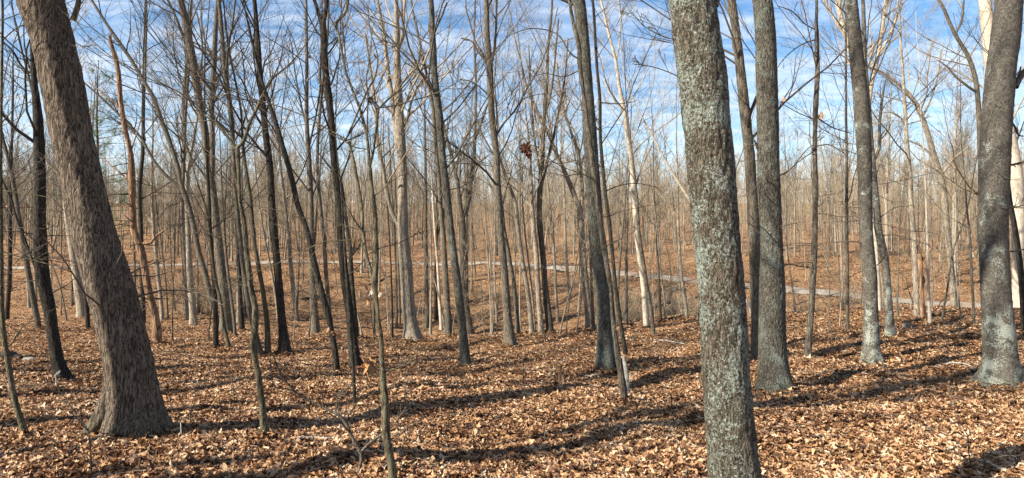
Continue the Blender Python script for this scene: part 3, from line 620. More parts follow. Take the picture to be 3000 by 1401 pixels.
tree('straight black trunk with a broad base at mid distance', 'dark',
     [(742,-20,13),(745,0,13),(753,100,16),(760,200,18),(770,304,18),(778,387,19),(791,491,20),(797,595,21),(803,680,21),(812,775,22),(820,866,24),(828,962,27),(834,1035,37)],
     [[(782,390,7),(745,330,6),(720,280,5),(712,200,4),(700,120,3)]], rel='plain', twig='twd', flare=.25)
tree('dark trunk slanting down towards the black trunk foot', 'dark',
     [(725,60,5),(745,150,6),(765,230,8),(782,283,11),(803,345,13),(824,416,14),(837,458,15),(857,532,16),(874,607,16),(899,673,16),(912,733,17),(929,808,18),(946,870,18),(962,928,18),(975,991,18),(986,1097,23)],
     [[(822,410,6),(790,360,5),(750,310,4),(720,290,3)]], twig='twd', rel='plain')
tree('narrow pale trunk tilting behind the straight black trunk', 'pale', [(790,200,5),(800,300,6),(812,387,8),(824,512,9),(837,616,10),(845,690,11),(852,780,12),(860,850,13),(869,939,16)], twig='twp')
tree('white thin pole just left of the straight black trunk', 'pale', [(745,450,3),(760,600,5),(778,712,7),(795,795,7),(814,942,9)], twig='twp', n1=8)
tree('stout trunk with pale foot behind the slanting dark trunk', 'mid',
     [(896,-20,7),(897,0,7),(898,100,9),(899,200,11),(899,366,13),(907,491,14),(912,616,16),(912,680,18),(914,775,20),(918,870,21),(925,981,27)], [[(905,430,7),(925,350,6),(940,270,6),(945,150,5),(950,0,4)],[(900,380,7),(880,300,6),(865,230,5),(850,120,4)]], flare=.25)
tree('brown trunk with raised side branches behind the dark greenish trunk', 'mid', [(962,0,6),(960,100,7),(945,250,9),(936,345,9),(930,491,10),(938,600,11),(950,700,12),(955,800,13),(962,880,13),(965,932,15)])
tree('dark greenish trunk forking near the top of the picture', 'dark',
     [(945,60,19),(950,130,18),(953,200,19),(966,304,20),(975,408,20),(981,491,21),(993,595,22),(998,680,23),(1006,775,24),(1016,858,25),(1025,920,26),(1033,1003,30),(1041,1080,40)],
     [[(946,80,13),(930,30,12),(915,-20,10)],[(946,80,14),(956,20,13),(958,-20,12)],[(952,170,6),(980,130,5),(1000,90,4)]], rel='plain', twig='twd', flare=.3, n1=6, low=.6, ext=False)
tree('slim trunk with a small Y fork right of the dark greenish trunk', 'dark',
     [(998,524,9),(1002,553,10),(1016,657,11),(1025,720,12),(1029,795,13),(1037,899,14),(1044,993,17)], [[(998,524,7),(975,500,6),(950,470,5),(925,440,4)],[(998,524,7),(1010,490,6),(1022,450,5),(1026,380,3)]], twig='twd', n1=5, ext=False)
tree('thin black sapling in front of the dark greenish trunk', 'dark', [(985,420,3),(1000,560,5),(1008,700,7),(1018,840,9),(1028,980,10),(1036,1100,10),(1040,1204,11)],
     [[(1019,810,4),(1050,780,3.5),(1091,737,3),(1166,712,2.5),(1232,679,2)],[(1020,840,3),(1000,800,2.5),(975,760,2),(960,730,1.5)]], twig='twd', n1=5, low=.35, cat='sapling', name='sapling', hmul=.8)
tree('foreground sapling with two rising arms and spreading knotted branches', 'green',
     [(1083,491,11),(1089,553,12),(1097,616,13),(1100,690,14),(1102,758,15),(1098,828,20),(1102,875,18),(1111,944,18),(1119,1020,18),(1122,1107,19),(1128,1195,20),(1134,1282,21),(1151,1398,25),(1156,1440,28)],
     [[(1098,828,13),(1082,787,12),(1067,729,11),(1061,690,11),(1056,616,10),(1045,545,10),(1029,466,9),(1014,408,8)],
      [(1083,491,10),(1075,408,10),(1058,337,10),(1033,271,9),(1010,212,9),(992,130,8),(983,87,9),(974,52,9),(990,40,9),(1006,12,9),(1008,-20,8)],
      [(1083,491,9),(1095,449,8),(1104,387,8),(1112,316,9)],
      [(1112,316,6),(1149,279,6),(1187,246,5),(1216,200,4),(1235,140,3)],[(1112,316,5),(1162,308,5),(1212,293,4.5),(1262,279,4),(1316,254,3),(1357,229,2)],[(1112,316,5),(1095,300,4),(1060,280,4),(1020,240,3),(975,205,3),(930,190,2)],
      [(1014,408,6),(1037,358,6),(1058,312,6),(1079,267,6),(1104,221,5),(1110,180,4),(1090,100,3),(1080,10,2)],
      [(1014,408,5),(962,379,5),(900,343,4.5),(866,329,4),(782,300,4),(708,279,3.5),(650,250,3.5),(575,221,3),(512,200,3),(477,150,2.5),(407,58,2),(372,-5,2)],
      [(1100,682,4),(1050,672,3.5),(1008,661,3.5),(954,645,3),(866,636,3),(803,616,2.5),(708,595,2),(650,578,2),(575,568,1.6),(450,562,1.4)],
      [(1061,702,4),(1010,704,3.5),(954,708,3.5),(900,733,3),(795,783,3),(720,808,2.5),(625,814,2),(560,785,1.8)],
      [(1073,437,4),(1040,432,4),(1010,415,3),(955,385,3),(930,372,2.5),(807,383,2),(741,375,1.6)],
      [(1122,1093,5),(1090,1100,4),(1041,1125,4),(995,1160,3.5),(983,1190,3),(986,1215,2.5)],[(1122,1090,4),(1160,1080,3.5),(1210,1045,2.5)],
      [(1094,575,4),(1110,565,4),(1150,530,3),(1200,500,2)]],
     twig='tw', n1=0, rel='plain', limb_twigs=(6,4), cat='sapling', name='sapling', flare=.1, ext=False)

# ---- middle
tree('large pale oak with three rising stems above a spreading foot', 'pale',
     [(1159,-20,13),(1160,0,13),(1163,100,18),(1163,200,22),(1167,283,25),(1172,375,27),(1177,449,28),(1180,574,28),(1181,690,33),(1190,795,37),(1197,899,39),(1205,960,44),(1207,998,56)],
     [[(1172,460,18),(1158,375,17),(1147,283,15),(1133,200,14),(1125,130,13),(1112,60,12),(1100,0,10),(1096,-20,9)],[(1181,430,9),(1184,379,9),(1199,329,9),(1212,283,8),(1228,250,6),(1245,225,3)],
      [(1172,668,14),(1149,628,14),(1133,566,13),(1120,491,12),(1108,429,11),(1104,380,10),(1098,300,9),(1085,200,7),(1070,100,5)],[(1172,250,10),(1183,237,9),(1200,218,8),(1216,200,7),(1240,150,5)],[(1160,160,9),(1178,110,9),(1185,40,8),(1190,-20,7)]], rel='plain', twig='twp', flare=.45, lobes=5)
tree('slim dark-sided pole left of the large pale oak', 'mid', [(1140,420,3),(1147,560,5),(1154,650,6),(1160,800,7),(1162,959,9)], n1=8)
tree('thin stem touching the foot of the large pale oak', 'mid', [(1155,480,3),(1163,640,5),(1168,800,6),(1172,951,8)], n1=7)
tree('thin dark stem standing before the large pale oak', 'dark', [(1128,500,3),(1138,650,4),(1146,800,5),(1150,996,7)], twig='twd', n1=6)
tree('straight mossy-sided trunk right of the large pale oak', 'mid', [(1244,330,6),(1246,450,8),(1247,560,9),(1247,650,11),(1249,800,13),(1251,959,16)])
tree('pale yellowish pole on the slope beyond the dip', 'cream', [(1262,480,4),(1267,560,6),(1272,650,7),(1282,775,8),(1289,900,9),(1293,965,11)], twig='twp', n1=9)
tree('grey trunk with dark base left of the mossy long trunk', 'mid',
     [(1205,0,5),(1225,100,7),(1250,220,9),(1270,330,11),(1276,429,12),(1287,533,13),(1293,636,14),(1297,671,15),(1303,775,16),(1309,879,17),(1315,985,21)], [[(1268,310,6),(1255,250,6),(1235,160,5),(1220,60,4)]])
tree('long mossy grey-green trunk curving gently up from the litter', 'lichen2',
     [(1258,-20,15),(1262,0,15),(1266,87,18),(1275,242,20),(1287,345,20),(1295,449,21),(1307,553,22),(1316,636,22),(1321,680,23),(1330,754,23),(1343,850,24),(1353,941,25),(1359,1016,27),(1363,1077,34)],
     [[(1270,100,7),(1290,60,6),(1310,10,5)],[(1275,180,5),(1230,210,4),(1180,270,3),(1130,330,2)]], rel='plain', flare=.3, extra=low_twigs(6,.3,.55,1.2))
tree('brown tree with wide fork behind the long mossy trunk', 'mid',
     [(1354,640,19),(1357,692,19),(1358,816,20),(1366,908,21),(1377,981,28)],
     [[(1354,645,13),(1345,566,13),(1332,499,12),(1316,429,11),(1299,366,9),(1290,300,7),(1270,200,5)],[(1354,645,13),(1370,595,13),(1378,532,13),(1387,449,12),(1388,408,11),(1391,325,9),(1391,220,8),(1385,80,6),(1388,0,5)],[(1387,420,8),(1405,370,8),(1421,325,7),(1430,300,5)],[(1335,510,8),(1345,450,8),(1360,410,6),(1390,360,4)]], twig='tw', n1=5, flare=.3, ext=False)
tree('straight grey trunk with pale glowing foot at the edge of the dip', 'mid',
     [(1422,-20,14),(1424,0,14),(1426,87,16),(1434,190,20),(1437,283,19),(1444,366,19),(1454,449,19),(1457,532,20),(1462,616,20),(1466,680,21),(1476,775,22),(1482,858,23),(1488,941,26),(1494,1014,38)],
     [[(1456,395,7),(1475,362,7),(1504,329,6),(1525,296,6),(1545,258,5),(1579,200,5),(1615,100,4),(1635,20,3)],[(1434,190,7),(1400,150,6),(1380,120,5),(1350,110,3)],[(1437,285,6),(1410,260,5),(1380,240,4),(1345,235,3)],[(1436,200,8),(1446,150,8),(1452,80,7),(1455,-10,6)],[(1462,490,5),(1430,485,4),(1390,482,3),(1340,500,2)]], rel='plain', flare=.4)
tree('grey leaning stem right behind the pale-footed trunk', 'mid', [(1452,480,6),(1470,600,9),(1478,680,11),(1484,712,12),(1495,775,13),(1506,841,13),(1514,920,14),(1517,984,17)])
tree('mottled trunk slanting between the pale-footed trunk and the twin clump', 'pale', [(1455,420,4),(1470,480,7),(1491,541,9),(1510,595,11),(1518,675,12),(1529,754,13),(1543,837,13),(1554,920,14),(1558,982,17)], twig='twp')
tree('very thin pale pole beside the mottled slanting trunk', 'pale', [(1530,560,3),(1537,671,5),(1549,775,6),(1566,979,8)], twig='twp', n1=8)
tree('pale trunk on the near side of the twin clump', 'pale', [(1540,330,5),(1550,420,8),(1555,500,9),(1558,574,11),(1562,650,12),(1570,733,14),(1577,858,15),(1585,979,18)], twig='twp')
tree('brown many-stemmed trunk of the twin clump with steep forks', 'mid',
     [(1618,-20,6),(1615,50,7),(1605,150,9),(1602,250,10),(1593,366,12),(1588,470,14),(1582,560,16),(1580,620,17),(1583,671,18),(1591,754,18),(1599,858,19),(1611,975,24)],
     [[(1584,550,11),(1600,490,10),(1615,430,9),(1632,360,8),(1648,290,7),(1660,200,5),(1668,100,4)],[(1586,520,9),(1570,440,8),(1562,360,7),(1556,250,5),(1550,120,4)],[(1595,350,7),(1612,280,7),(1625,180,6),(1635,60,5)]], twig='twp')
tree('slim pale tree right of the twin clump on the far slope', 'pale', [(1600,500,4),(1612,620,7),(1620,704,9),(1627,820,9),(1633,942,11)], twig='twp')
tree('straight pale tree higher up the far slope beside the road', 'pale', [(1648,420,4),(1654,600,7),(1658,733,9),(1668,880,11)], twig='twp')
tree('thick slanting pale tree with a dark side stem behind the furrowed trunk', 'pale',
     [(1545,260,6),(1575,330,9),(1608,395,11),(1633,458,12),(1658,512,14),(1683,574,16),(1696,620,17),(1703,671,19),(1710,775,20),(1718,858,21),(1727,964,26)],
     [[(1705,690,11),(1705,616,11),(1705,532,11),(1695,449,10),(1674,387,9),(1653,325,8),(1640,250,6),(1632,180,4)]], twig='twp', flare=.3)
tree('thin pole touching the furrowed trunk on its lit side', 'mid', [(1718,480,4),(1722,580,6),(1728,692,8),(1734,858,9),(1739,971,11)], n1=8)
tree('cream white trunk of a close pair on the brow', 'cream',
     [(1755,-20,6),(1760,0,6),(1785,105,8),(1803,175,9),(1816,262,11),(1829,325,12),(1839,408,12),(1850,483,13),(1856,553,14),(1862,636,15),(1866,692,15),(1877,775,16),(1887,858,17),(1893,961,20)],
     [[(1830,330,5),(1805,300,5),(1780,260,4),(1765,180,3)],[(1806,180,5),(1815,120,5),(1818,60,4),(1812,0,3)]], twig='twp', flare=.2)
tree('dark thinner partner leaning on the cream white trunk', 'mid', [(1846,400,4),(1858,500,6),(1868,600,8),(1873,690,9),(1883,754,10),(1895,837,11),(1906,899,12),(1914,989,15)], n1=7)
tree('dead bleached pole leaning steeply towards the closest trunk', 'cream', [(1862,308,3),(1905,385,5),(1945,462,6),(1985,530,8),(2030,600,9),(2080,680,9),(2140,790,9),(2190,890,9),(2212,950,10)],
     twig='twp', n1=8, low=.55, name='dead_tree', cat='dead tree', Y=19)
tree('thin pale tree standing left of the closest trunk on the brow', 'pale', [(1984,470,4),(1986,560,6),(1987,650,8),(1995,795,10),(2012,934,13)], twig='twp', n1=9)
tree('thin tree left of the thin pale tree on the brow', 'mid', [(1915,520,3),(1922,650,5),(1929,795,7),(1935,942,9)], n1=8)
tree('slim tree in the dip left of the cream white pair', 'mid', [(1840,560,4),(1838,650,6),(1835,733,7),(1836,954,9)], n1=8)

# ---- right
tree('slim tree with cream lower trunk and level twigs near the broken snag', 'pale',
     [(2628,-20,6),(2635,50,7),(2640,150,8),(2644,200,9),(2653,345,12),(2657,429,13),(2666,512,14),(2670,616,15),(2677,683,16),(2681,775,17),(2686,931,19)], [[(2655,375,5),(2630,340,4),(2590,330,3),(2560,345,2)],[(2657,365,5),(2690,355,4),(2730,340,2)]], twig='tw', n1=14, low=.3, flat=.45)
tree('sturdy pale tree arching over from the far bank', 'pale',
     [(2530,195,5),(2560,200,7),(2604,226,9),(2641,254,11),(2675,291,14),(2699,337,16),(2720,399,18),(2737,458,19),(2754,512,20),(2766,574,21),(2772,650,21),(2778,700,22),(2787,795,23),(2795,906,28)],
     [[(2700,345,8),(2720,300,6),(2735,240,5),(2745,150,4)],[(2755,520,8),(2790,470,7),(2840,430,5)],[(2741,465,7),(2700,430,6),(2660,410,4)]], twig='twp', low=.35, n1=14)
tree('broken shredded snag with a bent dark limb', 'snag', [(2692,744,18),(2694,795,20),(2697,858,20),(2702,931,26)], [[(2698,765,9),(2712,748,9),(2724,733,8),(2729,712,7),(2727,700,6)],[(2700,800,5),(2708,822,6),(2702,840,4)]], twig='twd', broken=True, n1=0, limb_twigs=None, name='dead_tree', cat='dead tree', rel='plain')
tree('white thin stem right beside the broken shredded snag', 'cream', [(2712,560,5),(2715,650,7),(2718,754,9),(2720,858,10),(2725,954,13)], twig='twp', n1=9, flat=.5)
tree('slender brown stem in front of the smooth grey edge trunk', 'mid', [(2822,470,4),(2832,600,5),(2841,692,7),(2847,816,8),(2854,959,10)], n1=10, flat=.5)
tree('huge pale trunk behind the smooth grey edge trunk', 'cream', [(2883,-20,42),(2885,0,42),(2890,50,42),(2900,150,42),(2925,280,42),(2955,400,42),(2974,500,42),(2984,700,44),(2986,850,46),(2986,907,52)], twig='twp', Y=30)
tree('leaning grey tree whose crown spreads left of the smooth edge trunk', 'mid',
     [(2735,-20,8),(2750,0,9),(2797,99,12),(2838,169,14),(2858,233,16),(2866,304,17),(2872,450,18),(2880,600,19),(2888,800,20),(2894,960,24)],
     [[(2862,270,9),(2845,262,8),(2800,230,7),(2770,200,5),(2740,180,3)],[(2800,100,7),(2815,60,7),(2820,0,5)]], twig='twp', Y=21, low=.25, n1=14, flat=.6)
tree('shadowed trunk cut by the picture edge behind the smooth grey trunk', 'dark', [(2930,300,12),(2945,450,15),(2960,600,18),(2972,660,18),(2983,733,19),(2993,816,20),(2999,900,22),(3004,979,27)], twig='twd')

# ------------------------------------------------------------------ trees of the far slope and the woods beyond, from a set of forms
def form(seed, H, dbh, n1, low, dens, forks, flat=1.0, lean=0.03, S=7, rmin=.004, bend=.02):
    r = np.random.default_rng(seed); K = 16
    d = np.array([r.normal() * lean - .03, r.normal() * lean, 1.0]); p = np.zeros(3); path = [np.array([-d[0] * .3, -d[1] * .3, -.4])] 
    for k in range(K):
        path.append(p.copy()); d = nrm(d + np.r_[r.normal(size=2) * bend, .02]); p = p + d * H / (K - 1)
    path = np.array(path); t = np.clip(path[:, 2] / H, 0, 1); R = dbh / 2 * ((1 - t) ** .8 * .92 + .06) * (1 + .35 * np.exp(-np.maximum(path[:, 2], 0) / .25))
    tr = [tubes(path[None], R[None], S)]
    P1, R1 = path[None], R[None]
    if forks:
        Q, RQ, l = grow(r, P1, R1, forks, .35, .6, (14, 30), H * .5, 10, .75, up=.5, wander=.06, tip=.15)
        tr.append(tubes(Q, RQ, 6))
    kw = dict(flat=flat, rmin=rmin, up=.6, ang=(18, 46), L1=.24 * H) if flat == 1 else dict(flat=flat, rmin=rmin)
    cr = spray(r, P1, R1, H, n1, low, dens, **kw)
    if forks: cr += spray(r, Q, RQ, H * .8, max(3, n1 // 3), .2, dens, **kw)
    return cat_meshes(tr), cat_meshes(cr)
FORMS = [(19,.26,16,.42,0),(17,.22,15,.45,1),(20,.34,16,.4,2),(16,.18,14,.5,0),(18,.3,15,.38,2),(15,.16,14,.4,0),(21,.38,17,.45,1),(17,.2,15,.5,1),(14,.14,13,.35,0),(18,.24,16,.4,2)]
shadeforms = [form(500 + i, H, d, n, lo, (5, 4), f, rmin=.003) for i, (H, d, n, lo, f) in enumerate(FORMS)]
farforms = [form(400 + i, H * .68, d * .66, n + 4, lo - .2, (5, 3), f, S=4, rmin=.009) for i, (H, d, n, lo, f) in enumerate(FORMS)]
forms = [form(200 + i, H, d, n, lo, (7, 6), f, rmin=.006) for i, (H, d, n, lo, f) in enumerate([(19,.26,16,.42,0),(17,.22,15,.45,1),(20,.34,16,.4,2),(16,.18,14,.5,0),(18,.3,15,.38,2),(15,.16,14,.4,0),(21,.38,17,.45,1),(17,.2,15,.5,1),(14,.14,13,.35,0),(18,.24,16,.4,2)])]
thin = [form(300 + i, H, d, n, lo, (5, 5), f, flat=fl, S=6, rmin=.0028, bend=.05, lean=.06) for i, (H, d, n, lo, f, fl) in enumerate([(6,.05,12,.25,0,.6),(7.5,.07,13,.3,1,.5),(5,.045,11,.2,0,.6),(9,.085,14,.3,0,.7),(4,.035,10,.15,1,.6),(8,.075,13,.25,1,.45)])]
COMBO = [('pale', 'twp'), ('mid', 'twp'), ('pale', 'tw'), ('mid', 'tw'), ('dark', 'tw')]
cache = {}
def form_meshes(kind, i, c):
    k = (kind, i, c)
    if k not in cache:
        (tv, tf), (cv, cf) = {'tree': forms, 'thin': thin, 'shade': shadeforms}[kind][i]; bm, tm = COMBO[c]
        cache[k] = (mesh_np('trunk', tv, tf, MT[bm]), mesh_np('crown', cv, cf, MT[tm]))
    return cache[k]
placed = []
def plant(kind, name, cat, label, group, x, y, i, c, s, rz):
    tm, cm = form_meshes(kind, i, c)
    root = bpy.data.objects.new(name, None); root.empty_display_size = .2; link(root); root.location = (x, y, gz(x, y)); root.rotation_euler = (0, 0, rz); root.scale = (s, s, s)
    tag(root, label, cat, group)
    link(bpy.data.objects.new('trunk', tm), root); link(bpy.data.objects.new('crown', cm), root)['kind'] = 'stuff'
    return root
TONE = ['pale', 'brown', 'whitish', 'grey-brown', 'dark']
MARKS = [(40,'the crooked edge stem'),(125,'the very dark trunk'),(310,'the leaning oak'),(430,'the reddish snag'),(548,'the pale pair'),(650,'the shaggy brown tree'),(735,'the knobbly forked tree'),(815,'the straight black trunk'),(925,'the slanting dark trunk'),(1008,'the dark greenish trunk'),(1098,'the foreground sapling'),(1190,'the large pale oak'),(1335,'the long mossy trunk'),(1478,'the pale-footed trunk'),(1590,'the twin clump'),(1760,'the stout furrowed trunk'),(1880,'the cream white trunk'),(2108,'the closest trunk'),(2265,'the dark lichened trunk'),(2383,'the slim ringed trunk'),(2548,'the grey flaring trunk'),(2695,'the broken snag'),(2790,'the arching pale tree'),(2915,'the smooth edge trunk')]
def beside(px):
    x0, nm = min(MARKS, key=lambda m: abs(m[0] - px)); return f"{'left' if px < x0 else 'right'} of {nm}"
road_y = lambda x: np.interp(x, rp[:, 0], rp[:, 1])
rng = np.random.default_rng(77)
def free(x, y, dmin): 
    for a, b_ in placed:
        if (a - x) ** 2 + (b_ - y) ** 2 < dmin * dmin: return False
    placed.append((x, y)); return True
n = 0
while n < 205:      # individual trees beyond the dip
    Y = math.sqrt(rng.uniform(37 ** 2, 74 ** 2)); u = rng.uniform(-.86, .86); x = u * Y
    if abs(Y - road_y(x)) < 2.6 or not free(x, Y, 1.35): continue
    above = Y > road_y(x)
    px = CX + u * F
    c = rng.choice(5, p=[.3, .25, .2, .17, .08]) if px > 1000 else rng.choice(5, p=[.16, .2, .16, .26, .22])
    fi = int(rng.integers(0, len(forms))); s_ = rng.uniform(.42, .8); dy = Y - road_y(x)
    size = 'thin' if FORMS[fi][1] * s_ < .19 else 'stout' if FORMS[fi][1] * s_ > .28 else 'slim'
    zone = ('far above the gravel road' if dy > 13 else 'well above the gravel road' if dy > 6 else 'just above the gravel road') if above else ('far below the gravel road' if dy < -12 else 'well below the gravel road' if dy < -5 else 'just below the gravel road')
    lab = f"{size} {TONE[c]} {'forked' if FORMS[fi][4] else 'single-stemmed'} tree {zone}, {beside(px)}"
    plant('tree', 'tree', 'tree', lab, 'trees above the gravel road' if above else 'trees below the gravel road', x, Y, fi, c, s_, rng.uniform(0, 6.28)); n += 1
n = 0
while n < 70:       # slender young growth in the dip and on the far slope
    Y = rng.uniform(30, 60); u = rng.uniform(-.84, .84); x = u * Y
    if abs(Y - road_y(x)) < 2.4 or not free(x, Y, 1.2): continue
    ss = rng.uniform(.7, 1.2); cc = int(rng.choice(5, p=[.35, .25, .2, .15, .05]))
    plant('thin', 'sapling', 'sapling', f"{['tall', 'short'][int(ss < .95)]} {TONE[cc]} leafless sapling beyond the brow, {beside(CX + u * F)}", 'saplings beyond the brow', x, Y, rng.integers(0, len(thin)), cc, ss, rng.uniform(0, 6.28)); n += 1
for px, py, i, c, s in ((150,1010,3,4,1.0),(178,922,1,3,1.0),(195,938,3,3,.9),(505,1000,0,3,.9),(300,930,1,3,1),(585,940,2,2,1.),(610,1000,4,3,1.2),(860,1000,4,2,1.1),(905,990,0,1,.9),(1060,985,1,2,.9),(1095,1000,2,1,.9),(1240,975,4,0,1.),(1325,990,0,0,.8),
                        (1420,985,4,0,1.1),(1440,990,2,0,1.),(1455,985,0,1,.8),(1640,985,1,0,.8),(1658,982,0,1,.9),(1600,1008,2,4,.8),(1690,975,5,1,.8),(1780,985,4,1,1.2),(1950,940,5,0,.9),(1975,938,2,3,.8),(2045,935,3,1,.9),(2440,1000,2,0,.7),(2460,960,0,0,.8),(2330,920,5,0,.9),(2760,940,1,1,.9),(2630,930,5,1,.8),(2815,935,0,0,.9)):
    g = hit(px, py)
    if g is None: continue
    nm = {150:'dark thin sapling between the crooked stem and the very dark trunk'}.get(px, f'thin {TONE[c]} leafless sapling on the near brow, {beside(px)}')
    plant('thin', 'sapling', 'sapling', nm, 'saplings on the near brow', g[0], g[1], i, c, s, rng.uniform(0, 6.28))
# trees outside the view whose shadows fall across the litter
sh = np.array([sd.x, sd.y]); sh = sh / np.linalg.norm(sh)
SHADE = [((1500,1345), 6.6, .36), ((1250,1165), 12, .26), ((700,1180), 8.5, .30), ((2300,1180), 16, .30), ((600,1050), 12, .3), ((1400,1050), 19, .34), ((900,1010), 17, .34), ((2500,1040), 23, .3), ((300,1120), 7, .26), ((2000,1010), 24, .4), ((1100,1330), 6.5, .3), ((1800,1130), 15, .34), ((2700,1060), 22, .36)]
spots = []
for (px, py), s, d in SHADE:
    g = hit(px, py); spots.append((g[0] - sh[0] * s, g[1] - sh[1] * s, d))
k = 0
while k < 15:
    x = rng.uniform(-42, -4); y = rng.uniform(-24, 26)
    if y > 0 and x > -0.95 * y - 1.5: continue
    if not free(x, y, 3.5): continue
    spots.append((x, y, rng.uniform(.2, .4))); k += 1
LIT = [tuple(hit(*p)[:2]) for p in ((398,1262),)] + [((2164 - CX) / F * 4.4, 4.4)]
for x, y, d in spots:
    if y > 0.5 and abs(x) < 0.80 * y + 0.6: continue
    clash = False      # leave the sun's way to the lit trunks open
    for tx, ty in LIT:
        al = (tx - x) * sh[0] + (ty - y) * sh[1]; pe = abs((tx - x) * sh[1] - (ty - y) * sh[0])
        if al > 0 and pe < 0.9: clash = True
    if clash: continue
    i = int(np.argmin([abs(f - d) for f in (.26, .22, .34, .18, .3, .16, .38, .2, .14, .24)]))
    plant('shade', 'tree', 'tree', 'bare tree outside the view whose shadow crosses the leaf litter', 'trees outside the view', x, y, i, 3, rng.uniform(.9, 1.1), rng.uniform(0, 6.28))
# unseen tree added, with the oak's lean, to keep sun off most of it
ok = hit(398, 1262); ax_ = 4.6; lean_ = 0.225; hz_ = ax_ * math.tan(SUN_EL)
sx_ = ok[0] - sh[0] * ax_ + sh[1] * 0.28 + lean_ * hz_; sy_ = ok[1] - sh[1] * ax_ - sh[0] * 0.28
bz_ = gz(sx_, sy_); topix = lambda h: (CX + (sx_ - lean_ * h) / sy_ * F, HY - (bz_ + h - EYE) / sy_ * F, .34 / sy_ * F)
tree('leaning bare tree added outside the view to shade the leaning oak', 'mid', [topix(h) for h in (0, 2, 4, 6, 8, 10)], Y=sy_, n1=6, low=.7, group='trees outside the view')
# the mass of woods beyond
woodcol = bpy.data.collections.new('wood_forms')
for i in range(10):
    (tv, tf), (cv, cf) = farforms[i]; bm, tm = COMBO[i % 4]
    v, f = cat_meshes([(tv, tf), (cv, cf)]); me = mesh_np('wood_form', v, f, MT[bm]); me.materials.append(MT['twp'])
    nt_ = len(tf[0]); mi = np.zeros(len(me.polygons), np.int32); mi[nt_:] = 1; me.polygons.foreach_set('material_index', mi)
    woodcol.objects.link(bpy.data.objects.new('wood_form', me))
NW = 2700
Y = rng.uniform(60 ** 1.5, 210 ** 1.5, NW) ** (1 / 1.5); u = rng.uniform(-.88, .88, NW); X = u * Y
keep = np.sin(X * .21 + 2 * np.sin(Y * .07)) * np.sin(Y * .17 + X * .05) + rng.normal(size=NW) * .45 > -.55; X = X[keep]; Y = Y[keep]; NW = len(X)
pts = bpy.data.meshes.new('distant_woods'); pts.vertices.add(NW); pts.vertices.foreach_set('co', np.stack([X, Y, ground_z(X, Y)], 1).astype(np.float32).ravel())
at = pts.attributes.new('rot', 'FLOAT_VECTOR', 'POINT'); at.data.foreach_set('vector', np.stack([rng.normal(size=NW) * .05, rng.normal(size=NW) * .05, rng.uniform(0, 6.28, NW)], 1).astype(np.float32).ravel())
at = pts.attributes.new('scl', 'FLOAT', 'POINT'); at.data.foreach_set('value', rng.uniform(.6, 1.1, NW).astype(np.float32))
at = pts.attributes.new('idx', 'INT', 'POINT'); at.data.foreach_set('value', rng.integers(0, 10, NW).astype(np.int32))
woods = link(bpy.data.objects.new('distant_woods', pts)); tag(woods, 'hazy mass of bare trees closing the view beyond the far slope', 'woods', None, 'stuff')
woods.modifiers.new('scatter', 'NODES').node_group = instancer('wood_scatter', woodcol)

# pine showing green past the leaning oak
def pine(label, px, py, H, Y):
    r = np.random.default_rng(9); x = (px - CX) / F * Y; g = np.array([x, Y, gz(x, Y)])
    root = empty('pine_tree', g); tag(root, label, 'tree')
    path = np.stack([r.normal(size=14).cumsum() * .03, r.normal(size=14).cumsum() * .03, np.linspace(-.3, H, 14)], 1); R = np.linspace(.16, .02, 14)
    put('trunk', *tubes(path[None], R[None], 10), MT['mid'], root)
    Q, RQ, l = grow(r, path[None], R[None], 60, .3, .98, (65, 95), 2.6, 6, .25, up=.05, wander=.1, flat=.6, rmin=.008)
    Q2, R2, l2 = grow(r, Q, RQ, 7, .3, 1., (25, 60), l * .3, 4, .6, wander=.15, rmin=.004)
    put('branches', *cat_meshes([tubes(Q, RQ, 5), tubes(Q2, R2, 4)]), MT['twd'], root)['kind'] = 'stuff'
    Q3, R3, l3 = grow(r, Q2, R2, 34, .3, 1., (25, 75), .13, 2, .6, wander=.05, rmin=.0022, tip=.5)
    m, nt, b = mat_new('pine_needles'); b.inputs['Base Color'].default_value = (.13, .20, .06, 1)
    put('needles', *tubes(Q3, R3 * 1.2, 3), m, root)['kind'] = 'stuff'
pine('green pine showing past the edge of the leaning oak', 285, 930, 14, 36)

# ------------------------------------------------------------------ small things on the forest floor
def along(name, label, cat, px, mat, S=8, lift=.5, K=None, group=None, twigs=0, seed=1, dark=None):
    """a log or stick lying on the ground through picture points (x, y, width)"""
    r = np.random.default_rng(seed); W = []
    for x, y, w in px:
        g = hit(x, y); rad = w * .5 * g[1] / F; W.append([g[0], g[1], g[2] + rad * lift + .015, rad])
    W = np.array(W); base = W[:, :3].mean(0); base[2] = gz(base[0], base[1]); W[:, :3] -= base
    p = smooth_path(W, K or max(10, 5 * len(W))); p[:, :3] += r.normal(size=(len(p), 3)) * p[:, 3:4] * .12
    root = empty(name, base); tag(root, label, cat, group)
    put('stem', *tubes(p[None, :, :3], p[None, :, 3] * (1 + .1 * r.normal(size=len(p)))[None], S, cap=True), MT[mat], root)
    if twigs:
        Q, RQ, l = grow(r, p[None, :, :3], p[None, :, 3], twigs, .2, 1., (30, 70), np.linalg.norm(p[-1, :3] - p[0, :3]) * .3, 5, .55, up=.2, wander=.2, rmin=.002)
        put('twigs', *tubes(Q, RQ, 5), MT[mat], root)
    return root
along('fallen_branch', 'pale curved branch lying near the smooth grey edge trunk', 'branch', [(2737,1086,4),(2765,1076,5),(2795,1072,5),(2832,1077,5),(2856,1092,4)], 'wood', lift=2.5, seed=2)
along('fallen_log', 'long dark fallen log with a stub below the broken shredded snag', 'log', [(2641,948,7),(2690,940,9),(2730,928,9),(2765,918,8),(2800,914,6)], 'dark', seed=3, twigs=3)
